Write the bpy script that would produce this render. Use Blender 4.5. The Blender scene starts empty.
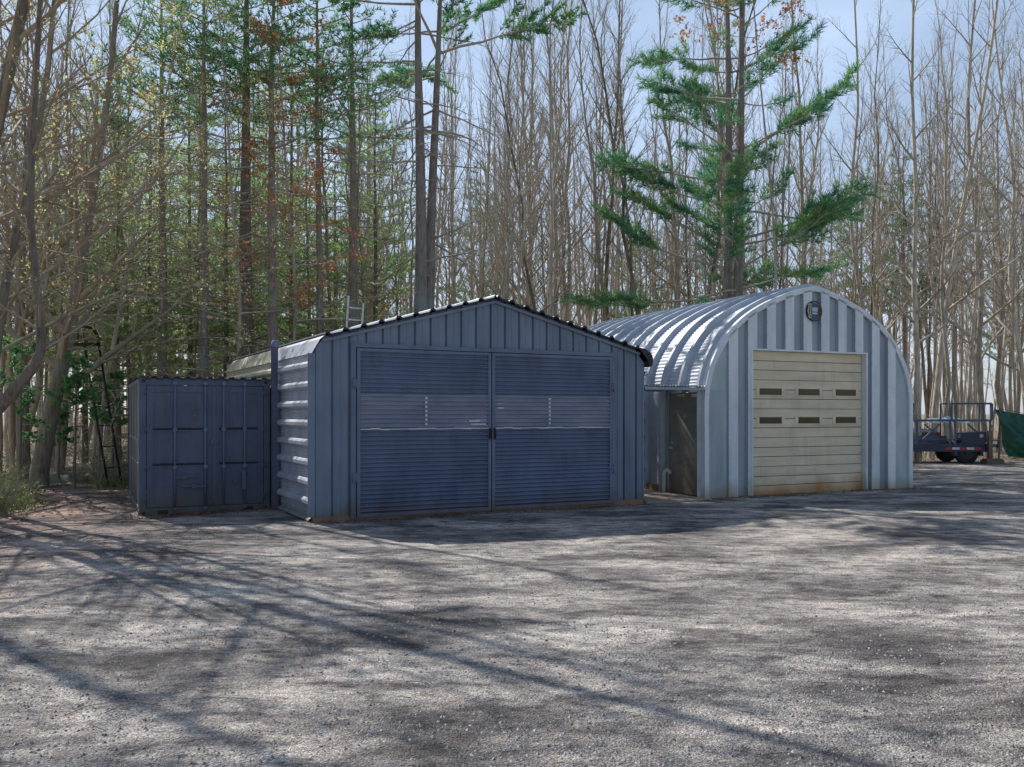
import bpy, math, random
from mathutils import Vector, Matrix, noise
R = math.radians
C = bpy.data.collections.new("scene"); bpy.context.scene.collection.children.link(C)
HC, F = 1.91, 874.0
HOR = 413.0

# ------------------------------------------------------------------ helpers
class MB:
    def __init__(s): s.v = []; s.f = []; s.m = []; s.sm = []
    def add(s, vs, fs, mi=0, smooth=False):
        n = len(s.v); s.v.extend(vs)
        for f in fs:
            s.f.append(tuple(n+i for i in f)); s.m.append(mi); s.sm.append(smooth)
    def box(s, x0, x1, y0, y1, z0, z1, mi=0, M=None):
        vs = [Vector((x, y, z)) for z in (z0, z1) for y in (y0, y1) for x in (x0, x1)]
        if M: vs = [M @ v for v in vs]
        s.add([tuple(v) for v in vs], [(0,2,3,1),(4,5,7,6),(0,1,5,4),(2,6,7,3),(0,4,6,2),(1,3,7,5)], mi)
    def bar(s, a, b, w, h=None, mi=0):
        h = h or w
        a = Vector(a); b = Vector(b); d = (b-a).normalized()
        up = Vector((0,0,1)) if abs(d.z) < .95 else Vector((0,1,0))
        u = d.cross(up).normalized()*w/2; t = u.cross(d).normalized()*h/2
        vs = []
        for p in (a, b):
            vs += [p-u-t, p+u-t, p+u+t, p-u+t]
        s.add([tuple(v) for v in vs], [(0,1,2,3),(7,6,5,4),(0,4,5,1),(1,5,6,2),(2,6,7,3),(3,7,4,0)], mi)
    def tube(s, pts, rad, n=6, mi=0, cap=True, smooth=True):
        k = len(pts)
        if not hasattr(rad, '__len__'): rad = [rad]*k
        pts = [Vector(p) for p in pts]
        d = (pts[-1]-pts[0]).normalized()
        ref = Vector((0,0,1)) if abs(d.z) < .8 else Vector((1,0,0))
        vs = []
        for i, p in enumerate(pts):
            t = (pts[min(i+1,k-1)]-pts[max(i-1,0)])
            if t.length < 1e-9: t = d.copy()
            t.normalize()
            u = t.cross(ref)
            if u.length < 1e-4: u = t.cross(Vector((.3,1,.2)))
            u.normalize(); w = t.cross(u)
            for j in range(n):
                a = 2*math.pi*j/n
                q = p + (u*math.cos(a)+w*math.sin(a))*rad[i]
                vs.append((q.x,q.y,q.z))
        fs = []
        for i in range(k-1):
            for j in range(n):
                a = i*n+j; b = i*n+(j+1)%n
                fs.append((a, b, b+n, a+n))
        if cap:
            fs.append(tuple(range(n-1,-1,-1))); fs.append(tuple(range((k-1)*n, k*n)))
        s.add(vs, fs, mi, smooth)
    def disc(s, c, nrm, r, th, n=20, mi=0):
        c = Vector(c); nrm = Vector(nrm).normalized()
        s.tube([c-nrm*th/2, c+nrm*th/2], r, n, mi, True, False)
    def build(s, name, mats, parent=None, loc=None):
        me = bpy.data.meshes.new(name)
        me.from_pydata(s.v, [], s.f)
        if not isinstance(mats, (list, tuple)): mats = [mats]
        for m in mats: me.materials.append(m)
        me.polygons.foreach_set('material_index', s.m)
        me.polygons.foreach_set('use_smooth', s.sm)
        me.update()
        o = bpy.data.objects.new(name, me); C.objects.link(o)
        if parent: o.parent = parent
        if loc: o.location = loc
        return o

def thing(name, label, cat, loc=(0,0,0), rz=0, group=None):
    o = bpy.data.objects.new(name, None); C.objects.link(o)
    o.location = loc; o.rotation_euler = (0,0,rz); o.empty_display_size = .3
    return tag(o, label, cat, group)
def tag(o, label=None, cat=None, group=None, kind=None):
    if label: o['label'] = label
    if cat: o['category'] = cat
    if group: o['group'] = group
    if kind: o['kind'] = kind
    return o
def copy_tree(o, parent=None):
    c = o.copy(); C.objects.link(c)
    if parent: c.parent = parent
    for ch in [x for x in o.children]: copy_tree(ch, c)
    return c
def wp(px, D, py=None):
    x = (px-512)/F*D
    if py is None: return Vector((x, D, 0))
    return Vector((x, D, HC+(HOR-py)/F*D))

# ------------------------------------------------------------------ materials
def nodes(name):
    m = bpy.data.materials.new(name); m.use_nodes = True
    nt = m.node_tree; b = nt.nodes['Principled BSDF']
    return m, nt, b
def L(nt, a, ao, b, bi): nt.links.new(a.outputs[ao], b.inputs[bi])
def tex(nt, kind, scale, sc=(1,1,1), **kw):
    tc = nt.nodes.new('ShaderNodeTexCoord'); mp = nt.nodes.new('ShaderNodeMapping')
    mp.inputs['Scale'].default_value = sc
    L(nt, tc, 'Object', mp, 'Vector')
    t = nt.nodes.new(kind); t.inputs['Scale'].default_value = scale
    for k, v in kw.items():
        if k in t.inputs: t.inputs[k].default_value = v
    L(nt, mp, 0, t, 'Vector')
    return t
def ramp(nt, stops):
    r = nt.nodes.new('ShaderNodeValToRGB'); e = r.color_ramp.elements
    while len(e) < len(stops): e.new(.5)
    for i, (p, c) in enumerate(stops):
        e[i].position = p; e[i].color = (*c, 1) if len(c) == 3 else c
    return r
def mix(nt, fac, a, b, mode='MIX'):
    m = nt.nodes.new('ShaderNodeMix'); m.data_type = 'RGBA'; m.blend_type = mode
    if isinstance(fac, (int, float)): m.inputs[0].default_value = fac
    else: nt.links.new(fac, m.inputs[0])
    for s, i in ((a, 6), (b, 7)):
        if isinstance(s, tuple): m.inputs[i].default_value = (*s, 1)
        else: nt.links.new(s, m.inputs[i])
    return m.outputs[2]
def mat(name, c1, c2=None, rough=.6, metal=0, scale=3, sc=(1,1,1), bump=0, bscale=None, dirt=None, dz=None, spec=None, streak=None):
    m, nt, b = nodes(name)
    b.inputs['Roughness'].default_value = rough; b.inputs['Metallic'].default_value = metal
    if spec is not None: b.inputs['Specular IOR Level'].default_value = spec
    c2 = c2 or tuple(x*.75 for x in c1)
    n = tex(nt, 'ShaderNodeTexNoise', scale, sc, Detail=6.0, Roughness=.65)
    r = ramp(nt, [(.35, c1), (.68, c2)]); L(nt, n, 'Fac', r, 0)
    col = r.outputs[0]
    if dirt:   # dirt = colour ; dz = height below which it fades in (object z)
        tc = nt.nodes.new('ShaderNodeTexCoord'); sp = nt.nodes.new('ShaderNodeSeparateXYZ'); L(nt, tc, 'Object', sp, 0)
        n2 = tex(nt, 'ShaderNodeTexNoise', 2.5, (1,1,.4), Detail=5.0)
        ad = nt.nodes.new('ShaderNodeMath'); ad.operation = 'MULTIPLY_ADD'
        L(nt, n2, 'Fac', ad, 0); ad.inputs[1].default_value = -dz*1.6; L(nt, sp, 'Z', ad, 2)
        mr = nt.nodes.new('ShaderNodeMapRange'); L(nt, ad, 0, mr, 'Value')
        mr.inputs['From Min'].default_value = -dz*.8; mr.inputs['From Max'].default_value = dz*.3
        mr.inputs['To Min'].default_value = 1; mr.inputs['To Max'].default_value = 0
        col = mix(nt, mr.outputs[0], col, dirt)
    if streak:
        n5 = tex(nt, 'ShaderNodeTexNoise', 7.0, (1,1,.10), Detail=7.0, Roughness=.7)
        n6 = tex(nt, 'ShaderNodeTexNoise', 1.3, (1,1,1), Detail=3.0)
        mm = nt.nodes.new('ShaderNodeMath'); mm.operation = 'MULTIPLY'; L(nt, n5, 'Fac', mm, 0); L(nt, n6, 'Fac', mm, 1)
        r5 = ramp(nt, [(.25,(0,0,0)), (.38,(.4,.4,.4))]); L(nt, mm, 0, r5, 0)
        col = mix(nt, r5.outputs[0], col, streak)
        n7 = tex(nt, 'ShaderNodeTexNoise', 38, (1,1,.6), Detail=3.0); r7 = ramp(nt, [(.70,(0,0,0)), (.76,(.6,.6,.6))]); L(nt, n7, 'Fac', r7, 0)
        col = mix(nt, r7.outputs[0], col, (.42,.44,.48))
    nt.links.new(col, b.inputs['Base Color'])
    if metal == 0 or metal > 0:
        rr = nt.nodes.new('ShaderNodeMapRange'); L(nt, n, 'Fac', rr, 0)
        rr.inputs[3].default_value = rough*.8; rr.inputs[4].default_value = min(1, rough*1.2)
        L(nt, rr, 0, b, 'Roughness')
    if bump:
        n3 = tex(nt, 'ShaderNodeTexNoise', bscale or scale*4, sc, Detail=4.0)
        bp = nt.nodes.new('ShaderNodeBump'); bp.inputs['Strength'].default_value = bump; bp.inputs['Distance'].default_value = .02
        L(nt, n3, 'Fac', bp, 'Height'); L(nt, bp, 0, b, 'Normal')
    return m
M = {}
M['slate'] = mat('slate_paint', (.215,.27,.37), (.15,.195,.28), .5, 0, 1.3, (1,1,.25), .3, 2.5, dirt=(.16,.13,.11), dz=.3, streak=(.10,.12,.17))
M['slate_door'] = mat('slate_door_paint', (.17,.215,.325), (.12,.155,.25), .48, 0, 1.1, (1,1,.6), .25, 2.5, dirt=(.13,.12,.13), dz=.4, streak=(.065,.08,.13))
M['slate_lit'] = mat('slate_sunlit_paint', (.55,.58,.64), (.34,.37,.45), .42, .1, 2, (1,1,1), .15, 8, dirt=(.25,.22,.2), dz=.3)  # lighter copy of the slate: sunlight put into the paint colour
M['slate_dark'] = mat('dark_edge_paint', (.028,.03,.042), (.02,.022,.03), .6, 0, 5)
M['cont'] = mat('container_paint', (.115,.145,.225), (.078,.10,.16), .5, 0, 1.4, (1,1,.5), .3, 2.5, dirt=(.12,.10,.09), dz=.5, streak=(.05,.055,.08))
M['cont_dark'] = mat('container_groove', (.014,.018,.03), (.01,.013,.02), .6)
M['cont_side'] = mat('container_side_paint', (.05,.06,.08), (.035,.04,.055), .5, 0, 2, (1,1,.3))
M['cream'] = mat('old_cream_siding', (.62,.58,.43), (.48,.45,.34), .6, 0, 2)
M['clear'] = mat('plastic_panel', (.31,.33,.42), (.205,.23,.325), .3, 0, 1.2, (1,1,3))
M['white'] = mat('white_paint', (.75,.76,.8), (.6,.62,.68), .5, 0, 6)
M['alu'] = mat('aluminium', (.75,.77,.8), (.6,.62,.66), .4, .3, 8)
M['galv'] = mat('galvanised_steel', (.55,.58,.63), (.40,.44,.50), .6, .25, 2.2, (1,1,1), .12, 9)
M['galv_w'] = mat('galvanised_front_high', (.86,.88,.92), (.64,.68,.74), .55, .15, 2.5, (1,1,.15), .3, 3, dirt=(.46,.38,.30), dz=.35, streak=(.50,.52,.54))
M['galv_d'] = mat('galvanised_front_low', (.44,.49,.55), (.30,.35,.41), .55, .2, 2.5, (1,1,.15), .1, 8, dirt=(.30,.25,.2), dz=.25)  # darker zinc; on the front recesses the colour also carries their shade
M['galv_flat'] = mat('galvanised_flat', (.50,.58,.62), (.36,.45,.47), .5, .25, 1.6, (1,1,.6), .1, 8, dirt=(.36,.31,.24), dz=.3)
M['beige'] = mat('overhead_door_panel', (.90,.77,.57), (.72,.60,.43), .6, 0, 2.2, (.3,1,2.5), .1, 10, dirt=(.45,.20,.06), dz=.38, streak=(.56,.48,.36))
M['beige_d'] = mat('door_groove', (.16,.14,.11), (.11,.10,.08), .7)
M['rust'] = mat('rusty_concrete', (.34,.21,.13), (.22,.13,.09), .9, 0, 5, (1,1,1), .4, 20)
M['conc'] = mat('pale_concrete', (.42,.34,.26), (.30,.23,.17), .9, 0, 3, (1,1,1), .3, 30)
M['doorm'] = mat('brown_steel_door', (.36,.34,.28), (.24,.23,.19), .45, 0, 1.8, (1,1,2.2), .1, 9, dirt=(.22,.17,.11), dz=.7)
M['win'] = mat('dark_window', (.03,.022,.015), (.05,.03,.02), .12, 0, 3)
M['black'] = mat('black_metal', (.012,.012,.014), (.02,.02,.022), .5, 0, 8)
M['rubber'] = mat('tyre_rubber', (.018,.018,.02), (.028,.028,.028), .85, 0, 12)
M['trail'] = mat('trailer_paint', (.035,.05,.10), (.025,.035,.07), .5, 0, 4)
M['rail'] = mat('trailer_rail', (.10,.13,.19), (.06,.08,.13), .45, .2, 4)
M['red'] = mat('red_reflector', (.5,.03,.03), (.4,.03,.03), .4)
M['wood'] = mat('weathered_wood', (.25,.18,.12), (.14,.10,.07), .85, 0, 6, (1,1,.3), .4, 20)
M['tarp'] = mat('green_tarp', (.008,.11,.075), (.006,.07,.05), .45, 0, 2, (1,1,1), .2, 10)
M['teal'] = mat('emblem_teal', (.01,.09,.14), (.01,.06,.10), .3)
M['tan'] = mat('emblem_cream', (.62,.58,.5), (.45,.38,.28), .4, 0, 30)
M['plastic'] = mat('clear_plastic_wrap', (.55,.62,.7), (.4,.47,.56), .25, 0, 8)
def bark(name, c1, c2, moss=None):
    m, nt, b = nodes(name); b.inputs['Roughness'].default_value = .9
    n = tex(nt, 'ShaderNodeTexNoise', 3.0, (6,6,.9), Detail=8.0, Roughness=.7)
    r = ramp(nt, [(.32, c2), (.5, c1), (.72, tuple(x*1.45 for x in c1))]); L(nt, n, 'Fac', r, 0)
    col = r.outputs[0]
    n2 = tex(nt, 'ShaderNodeTexNoise', 1.1, (1,1,.6), Detail=5.0)
    r2 = ramp(nt, [(.52, (0,0,0)), (.66, (1,1,1))]); L(nt, n2, 'Fac', r2, 0)
    col = mix(nt, r2.outputs[0], col, moss or tuple(x*1.3 for x in c1))
    oi = nt.nodes.new('ShaderNodeObjectInfo')
    mr = nt.nodes.new('ShaderNodeMapRange'); L(nt, oi, 'Random', mr, 0); mr.inputs[3].default_value = .7; mr.inputs[4].default_value = 1.3
    cc = nt.nodes.new('ShaderNodeCombineXYZ')
    for i in range(3): L(nt, mr, 0, cc, i)
    col = mix(nt, 1.0, col, cc.outputs[0], 'MULTIPLY')
    nt.links.new(col, b.inputs['Base Color'])
    bp = nt.nodes.new('ShaderNodeBump'); bp.inputs['Strength'].default_value = .8; bp.inputs['Distance'].default_value = .03
    L(nt, n, 'Fac', bp, 'Height'); L(nt, bp, 0, b, 'Normal')
    return m
M['bark'] = bark('grey_brown_bark', (.47,.405,.33), (.16,.13,.105), (.60,.55,.45))
M['bark_pine'] = bark('pine_bark', (.31,.26,.235), (.12,.10,.09), (.34,.37,.34))
M['bark_dark'] = bark('dark_bark', (.25,.21,.17), (.09,.075,.06), (.30,.30,.20))
M['twig'] = mat('twig_bark', (.58,.51,.42), (.31,.265,.21), .9, 0, 1.5)
M['twig_red'] = mat('reddish_twig_bark', (.46,.375,.28), (.24,.19,.14), .9, 0, 1.5)
M['twig_pale'] = mat('pale_dead_twig', (.50,.46,.34), (.30,.27,.20), .9, 0, 1.5)
def leafm(name, c1, c2, tr=.35, scale=1.2):
    m, nt, b = nodes(name); b.inputs['Roughness'].default_value = .55
    b.inputs['Specular IOR Level'].default_value = .3
    n = tex(nt, 'ShaderNodeTexNoise', scale, (1,1,1), Detail=4.0)
    r = ramp(nt, [(.35, c1), (.65, c2)]); L(nt, n, 'Fac', r, 0)
    L(nt, r, 0, b, 'Base Color')
    t = nt.nodes.new('ShaderNodeBsdfTranslucent'); L(nt, r, 0, t, 'Color')
    ms = nt.nodes.new('ShaderNodeMixShader'); ms.inputs[0].default_value = tr
    out = nt.nodes['Material Output']
    L(nt, b, 0, ms, 1); L(nt, t, 0, ms, 2); L(nt, ms, 0, out, 'Surface')
    return m
M['needle'] = leafm('pine_needles', (.07,.28,.17), (.26,.45,.17), .55)
M['needle_d'] = leafm('dark_pine_needles', (.10,.26,.14), (.20,.38,.13), .55)
M['needle_l'] = leafm('light_hemlock_needles', (.50,.64,.26), (.27,.48,.22), .6)
M['cedar'] = leafm('cedar_foliage', (.09,.27,.11), (.24,.44,.15), .5, 3)
M['bud'] = leafm('yellow_buds', (.72,.80,.30), (.80,.58,.28), .5, 2)
M['brownleaf'] = leafm('brown_leaves', (.62,.30,.12), (.45,.22,.10), .5, 2)
M['weed'] = leafm('green_weeds', (.12,.20,.05), (.22,.26,.08), .4, 3)
M['litterleaf'] = leafm('litter_leaves', (.32,.20,.12), (.20,.12,.08), .2, 3)
M['brush'] = mat('brush_stems', (.48,.42,.30), (.28,.24,.17), .9, 0, .6)

def gravel_mat():
    m, nt, b = nodes('gravel'); b.inputs['Roughness'].default_value = .93
    b.inputs['Specular IOR Level'].default_value = .25
    v = tex(nt, 'ShaderNodeTexVoronoi', 75, (1,1,1), Randomness=1.0)
    v2 = tex(nt, 'ShaderNodeTexVoronoi', 140, (1,1,1), Randomness=1.0)
    s1 = nt.nodes.new('ShaderNodeSeparateColor'); L(nt, v, 'Color', s1, 0)
    s2 = nt.nodes.new('ShaderNodeSeparateColor'); L(nt, v2, 'Color', s2, 0)
    r1 = ramp(nt, [(0,(.10,.098,.10)), (.3,(.25,.24,.235)), (.62,(.40,.385,.37)), (.9,(.52,.50,.47)), (1,(.70,.68,.64))]); L(nt, s1, 0, r1, 0)
    r2 = ramp(nt, [(0,(.09,.088,.09)), (.4,(.28,.27,.26)), (1,(.62,.60,.57))]); L(nt, s2, 0, r2, 0)
    c = mix(nt, .5, r1.outputs[0], r2.outputs[0])
    # reddish stones
    r3 = ramp(nt, [(.93,(0,0,0)), (.95,(1,1,1))]); L(nt, s1, 1, r3, 0)
    c = mix(nt, r3.outputs[0], c, (.33,.23,.19))
    # big patches of fines and of dark wet stone
    n1 = tex(nt, 'ShaderNodeTexNoise', .9, (.6,1.2,1), Detail=9.0, Roughness=.68, Distortion=.3)
    q = ramp(nt, [(.38,(.32,.305,.305)), (.47,(.70,.665,.65)), (.56,(1.26,1.19,1.12)), (.68,(1.85,1.74,1.62))]); L(nt, n1, 'Fac', q, 0)
    c = mix(nt, 1.0, c, q.outputs[0], 'MULTIPLY')
    n2 = tex(nt, 'ShaderNodeTexNoise', 4.0, (1,1.6,1), Detail=6.0, Roughness=.7)
    q2 = ramp(nt, [(.36,(.42,.42,.45)), (.5,(1,1,1)), (.68,(1.25,1.23,1.18))]); L(nt, n2, 'Fac', q2, 0)
    c = mix(nt, 1.0, c, q2.outputs[0], 'MULTIPLY')
    # litter tint toward the left edge by the wood
    tc = nt.nodes.new('ShaderNodeTexCoord'); sp = nt.nodes.new('ShaderNodeSeparateXYZ'); L(nt, tc, 'Object', sp, 0)
    n4 = tex(nt, 'ShaderNodeTexNoise', .8, (1,1,1), Detail=6.0)
    ma = nt.nodes.new('ShaderNodeMath'); ma.operation = 'MULTIPLY_ADD'; L(nt, n4, 'Fac', ma, 0); ma.inputs[1].default_value = 5.; L(nt, sp, 'X', ma, 2)
    mr = nt.nodes.new('ShaderNodeMapRange'); L(nt, ma, 0, mr, 0)
    mr.inputs[1].default_value = -6.5; mr.inputs[2].default_value = -1.5; mr.inputs[3].default_value = .62; mr.inputs[4].default_value = 0
    c = mix(nt, mr.outputs[0], c, mix(nt, 1.0, c, (.95,.62,.50), 'MULTIPLY'))
    nt.links.new(c, b.inputs['Base Color'])
    inv = nt.nodes.new('ShaderNodeMath'); inv.operation = 'SUBTRACT'; inv.inputs[0].default_value = 1; L(nt, v, 'Distance', inv, 1)
    b1 = nt.nodes.new('ShaderNodeBump'); b1.inputs['Strength'].default_value = .9; b1.inputs['Distance'].default_value = .014; L(nt, inv, 0, b1, 'Height')
    b2 = nt.nodes.new('ShaderNodeBump'); b2.inputs['Strength'].default_value = .9; b2.inputs['Distance'].default_value = .05; L(nt, n2, 'Fac', b2, 'Height'); L(nt, b1, 0, b2, 'Normal')
    L(nt, b2, 0, b, 'Normal')
    return m
M['gravel'] = gravel_mat()
def stone_mat():
    m, nt, b = nodes('loose_stones'); b.inputs['Roughness'].default_value = .9
    w = tex(nt, 'ShaderNodeTexVoronoi', 30, (1,1,1))
    s1 = nt.nodes.new('ShaderNodeSeparateColor'); L(nt, w, 'Color', s1, 0)
    r1 = ramp(nt, [(0,(.10,.10,.11)), (.35,(.24,.23,.225)), (.7,(.42,.40,.385)), (.93,(.58,.56,.53)), (1,(.33,.25,.21))]); L(nt, s1, 0, r1, 0)
    L(nt, r1, 0, b, 'Base Color'); return m
M['stone'] = stone_mat()
def litter_mat():
    m, nt, b = nodes('leaf_litter'); b.inputs['Roughness'].default_value = .95
    v = tex(nt, 'ShaderNodeTexVoronoi', 14, (1,1.3,1))
    s1 = nt.nodes.new('ShaderNodeSeparateColor'); L(nt, v, 'Color', s1, 0)
    r1 = ramp(nt, [(0,(.13,.09,.065)), (.5,(.27,.20,.14)), (1,(.42,.33,.24))]); L(nt, s1, 0, r1, 0)
    n1 = tex(nt, 'ShaderNodeTexNoise', .35, (1,1,1), Detail=5.0)
    q = ramp(nt, [(.5,(0,0,0)), (.68,(.6,.6,.6))]); L(nt, n1, 'Fac', q, 0)
    c = mix(nt, q.outputs[0], r1.outputs[0], (.13,.17,.06))
    nt.links.new(c, b.inputs['Base Color'])
    n2 = tex(nt, 'ShaderNodeTexNoise', 9, (1,1,1), Detail=6.0)
    b1 = nt.nodes.new('ShaderNodeBump'); b1.inputs['Strength'].default_value = 1; b1.inputs['Distance'].default_value = .05
    L(nt, n2, 'Fac', b1, 'Height'); L(nt, b1, 0, b, 'Normal')
    return m
M['litter'] = litter_mat()

# ------------------------------------------------------------------ ground
def interp(tab, x):
    if x <= tab[0][0]: return tab[0][1]
    for (a, b), (c, d) in zip(tab, tab[1:]):
        if x <= c: return b+(d-b)*(x-a)/(c-a)
    return tab[-1][1]
XL = [(0,-26),(11.5,-20),(13,-9.6),(16.4,-9.2),(19,-10.2),(21.5,-12.1),(23.8,-13.0),(25,-8),(26.5,0),(28,7),(31,11)]
def xl(y): return interp(XL, y) + .35*noise.noise(Vector((0, y*.7, 3)))
def gz(x, y): return .028*noise.noise(Vector((x*.35, y*.35, 0))) + .012*noise.noise(Vector((x*1.7, y*1.7, 5))) + .005*noise.noise(Vector((x*6, y*6, 9)))
g = MB()
ys = []; y = 1.0
while y < 34.5:
    ys.append(y); y += max(.045, .0075*y)
NX = 300
for y in ys:
    a, b = xl(y), 34 + 1.2*noise.noise(Vector((y*.5,1,1)))
    xf = .62*y+.6
    pts = []
    for i in range(NX+1):
        if i < 20: x = a+( -xf-a)*(i/20) if a < -xf else None
        else: x = None
        pts.append(x)
    lo = max(a, -xf); hi = min(b, xf)
    if hi < lo+.5: hi = lo+.5
    n1 = 12
    row = [a+(lo-a)*i/n1 for i in range(n1)] + [lo+(hi-lo)*i/(NX-2*n1) for i in range(NX-2*n1)] + [hi+(b-hi)*i/n1 for i in range(n1+1)]
    for x in row:
        edge = min(1, (x-a)/.8, (b-x)/.8, (34.6-y)/.8)
        g.v.append((x, y, .004 + (.038+gz(x,y))*max(0, edge)))
W_ = NX+1
for j in range(len(ys)-1):
    for i in range(NX):
        g.f.append((j*W_+i, j*W_+i+1, (j+1)*W_+i+1, (j+1)*W_+i)); g.m.append(0); g.sm.append(True)
yard = g.build('gravel_yard', M['gravel']); yard['kind'] = 'structure'
def near_yard(x, y):
    return y < 34.4 and x > xl(y)-.3 and x < 35
g = MB(); n = 90
def fz(x, y):
    if near_yard(x, y) or near_yard(x+2.5,y) or near_yard(x,y-2.5): return 0
    return .12*(noise.noise(Vector((x*.12, y*.12, 2))))+ .1*noise.noise(Vector((x*.4, y*.4, 2)))+.02
rows = [-40,-20,-5]+[i*1.0 for i in range(0,70)]+[75,85,100,130,180,260,400,700,1200]
cols = [-1200,-600,-300,-150,-90,-65]+[i*1.0 for i in range(-50,51)]+[65,90,150,300,600,1200]
for y in rows:
    for x in cols: g.v.append((x, y, fz(x,y)))
for j in range(len(rows)-1):
    for i in range(len(cols)-1):
        k = j*len(cols)+i; g.f.append((k,k+1,k+1+len(cols),k+len(cols))); g.m.append(0); g.sm.append(True)
tag(g.build('forest_floor', M['litter']), kind='structure')
# loose stones
rng = random.Random(4); g = MB()
for i in range(42000):
    D = 4.2+ 11*rng.random()**1.5; x = rng.uniform(-.62,.62)*D
    if D > 12.2 and x > -4.5: continue
    if noise.noise(Vector((x*.8, D*1.3, 7))) < rng.uniform(-.5,.35): continue
    s = rng.choice((.0035,.004,.005,.006,.007,.009,.013)) * rng.uniform(.8,1.25)
    z = .042+gz(x,D)
    a = rng.random()*6.28; ca, sa = math.cos(a), math.sin(a)
    q = [(s*1.3,0,0),(0,s*.9,0),(-s*1.1,.2*s,0),(.1*s,-s,0),(.2*s,0,s*.8),(0,0,-s*.5)]
    q = [(x+u*ca-v*sa, D+u*sa+v*ca, z+w*rng.uniform(.8,1.3)) for u,v,w in q]
    g.add(q, [(0,1,4),(1,2,4),(2,3,4),(3,0,4),(1,0,5),(2,1,5),(3,2,5),(0,3,5)])
tag(g.build('loose_gravel', M['stone']), 'scattered loose pebbles lying over the gravel yard', 'gravel', kind='stuff')

# ------------------------------------------------------------------ garage
TH = R(27.9)
G = thing('metal_garage', 'slate blue ribbed metal garage with a low gable roof and double doors', 'garage', (-3.39,14.9,.03), TH)
GW, GL = 6.92, 8.2
RIDGE = 3.46
def gable(x):
    if x < .19: return 2.93+(3.19-2.93)*max(0,x)/.19
    if x > GW-.19: return 2.93+(3.17-2.93)*max(0,GW-x)/.19
    return 3.19+(4.04-3.19)*(1-abs(x-RIDGE)/(RIDGE-.19))
DX0, DX1, DZ = .68, 6.17, 3.03
def rib_strips(x0, x1):
    out = []; p = .305; k = math.floor(x0/p)
    brk = []
    while k*p < x1+p:
        b = k*p
        brk += [(b,0),(b+.004,.035),(b+.034,.035),(b+.038,-.004),(b+.046,-.018),(b+.066,-.018),(b+.076,0),(b+.165,0),(b+.172,-.009),(b+.192,-.009),(b+.20,0)]
        k += 1
    for a, b in zip(brk, brk[1:]):
        if b[0] <= x0 or a[0] >= x1: continue
        xa, xb = max(a[0],x0), min(b[0],x1)
        out.append((xa, a[1], xb, b[1]))
    return out
def vpanel(mb, x0, x1, zf0, zf1, y=0):
    for xa, ya, xb, yb in rib_strips(x0, x1):
        if xb-xa < 1e-4: continue
        z0a, z0b, z1a, z1b = zf0(xa), zf0(xb), zf1(xa), zf1(xb)
        mb.add([(xa,y+ya,z0a),(xb,y+yb,z0b),(xb,y+yb,z1b),(xa,y+ya,z1a)], [(0,1,2,3)])
g = MB()
low = lambda x: .10
vpanel(g, 0, DX0, low, gable); vpanel(g, DX1, GW, low, gable)
vpanel(g, DX0, DX1, lambda x: DZ, gable)
for k in range(23):
    for z in (.35,1.05,1.8,2.55,3.12,3.5):
        x = .305*k+.10
        if x < GW-.1 and z < gable(x)-.08 and not (DX0-.08 < x < DX1+.08 and z < DZ+.08): g.disc((x,-.004,z),(0,1,0),.010,.012,6)
g.box(-.094,.03,-.012,.008,.1,2.9); g.box(GW-.03,GW+.012,-.016,.03,.1,2.93)
g.build('front_wall', M['slate'], G)
g = MB(); g.box(-.015,GW+.01,-.008,.12,-.1,.10); g.box(-.01,.1,.12,GL,-.1,.1); g.box(GW-.1,GW+.005,.12,GL,-.1,.1)
g.build('sill', M['rust'], G)
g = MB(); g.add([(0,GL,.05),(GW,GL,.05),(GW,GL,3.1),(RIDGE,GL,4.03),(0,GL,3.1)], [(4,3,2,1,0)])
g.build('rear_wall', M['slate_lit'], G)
# panels wrapping wall -> eave -> roof, ribs run along the length
def offset_path(path, pitch, depth, flat, start=0):
    # path: polyline in xz ; returns dense offset polyline
    P = [Vector(p) for p in path]; segs = []; tot = 0
    for a, b in zip(P, P[1:]): segs.append((tot, a, b)); tot += (b-a).length
    def at(s):
        for s0, a, b in reversed(segs):
            if s >= s0:
                d = (b-a).normalized(); return a+d*(s-s0), Vector((-d.y, d.x))
        return P[0], Vector((-1,0))
    st = [0]; k = 0; out = []
    s = start - pitch
    marks = [(0,0)]
    while s < tot:
        marks += [(s,0)]+([(s+.05,0),(s+.06,depth*.14),(s+.075,depth*.14),(s+.085,0),(s+.125,0),(s+.135,depth*.14),(s+.15,depth*.14),(s+.16,0)] if depth > .052 else [])+[(s+flat,0),(s+flat+.02,depth*.7),(s+flat+.045,depth),(s+pitch-.055,depth),(s+pitch-.02,depth*.6)]
        s += pitch
    marks = sorted([m for m in marks if 0 <= m[0] <= tot]); marks.append((tot,0))
    for s, o in marks:
        p, nn = at(min(s, tot-1e-5)); out.append(p+nn*o)
    return out
def extrude(mb, pl, y0, y1, seg=1, mi=0):
    for k in range(seg):
        a = y0+(y1-y0)*k/seg; b = y0+(y1-y0)*(k+1)/seg
        for p, q in zip(pl, pl[1:]):
            mb.add([(p.x,a,p.y),(p.x,b,p.y),(q.x,b,q.y),(q.x,a,q.y)], [(0,1,2,3)], mi, False)
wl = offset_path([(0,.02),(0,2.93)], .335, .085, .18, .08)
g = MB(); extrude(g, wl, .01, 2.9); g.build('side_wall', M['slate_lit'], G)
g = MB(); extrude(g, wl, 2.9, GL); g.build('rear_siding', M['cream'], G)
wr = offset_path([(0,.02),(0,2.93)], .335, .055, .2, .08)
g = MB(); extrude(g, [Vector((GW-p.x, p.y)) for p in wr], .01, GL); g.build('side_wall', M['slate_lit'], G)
el = offset_path([(-.03,2.90),(.0,3.0),(.08,3.12),(.19,3.21)], .4, .0, .3)
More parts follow.
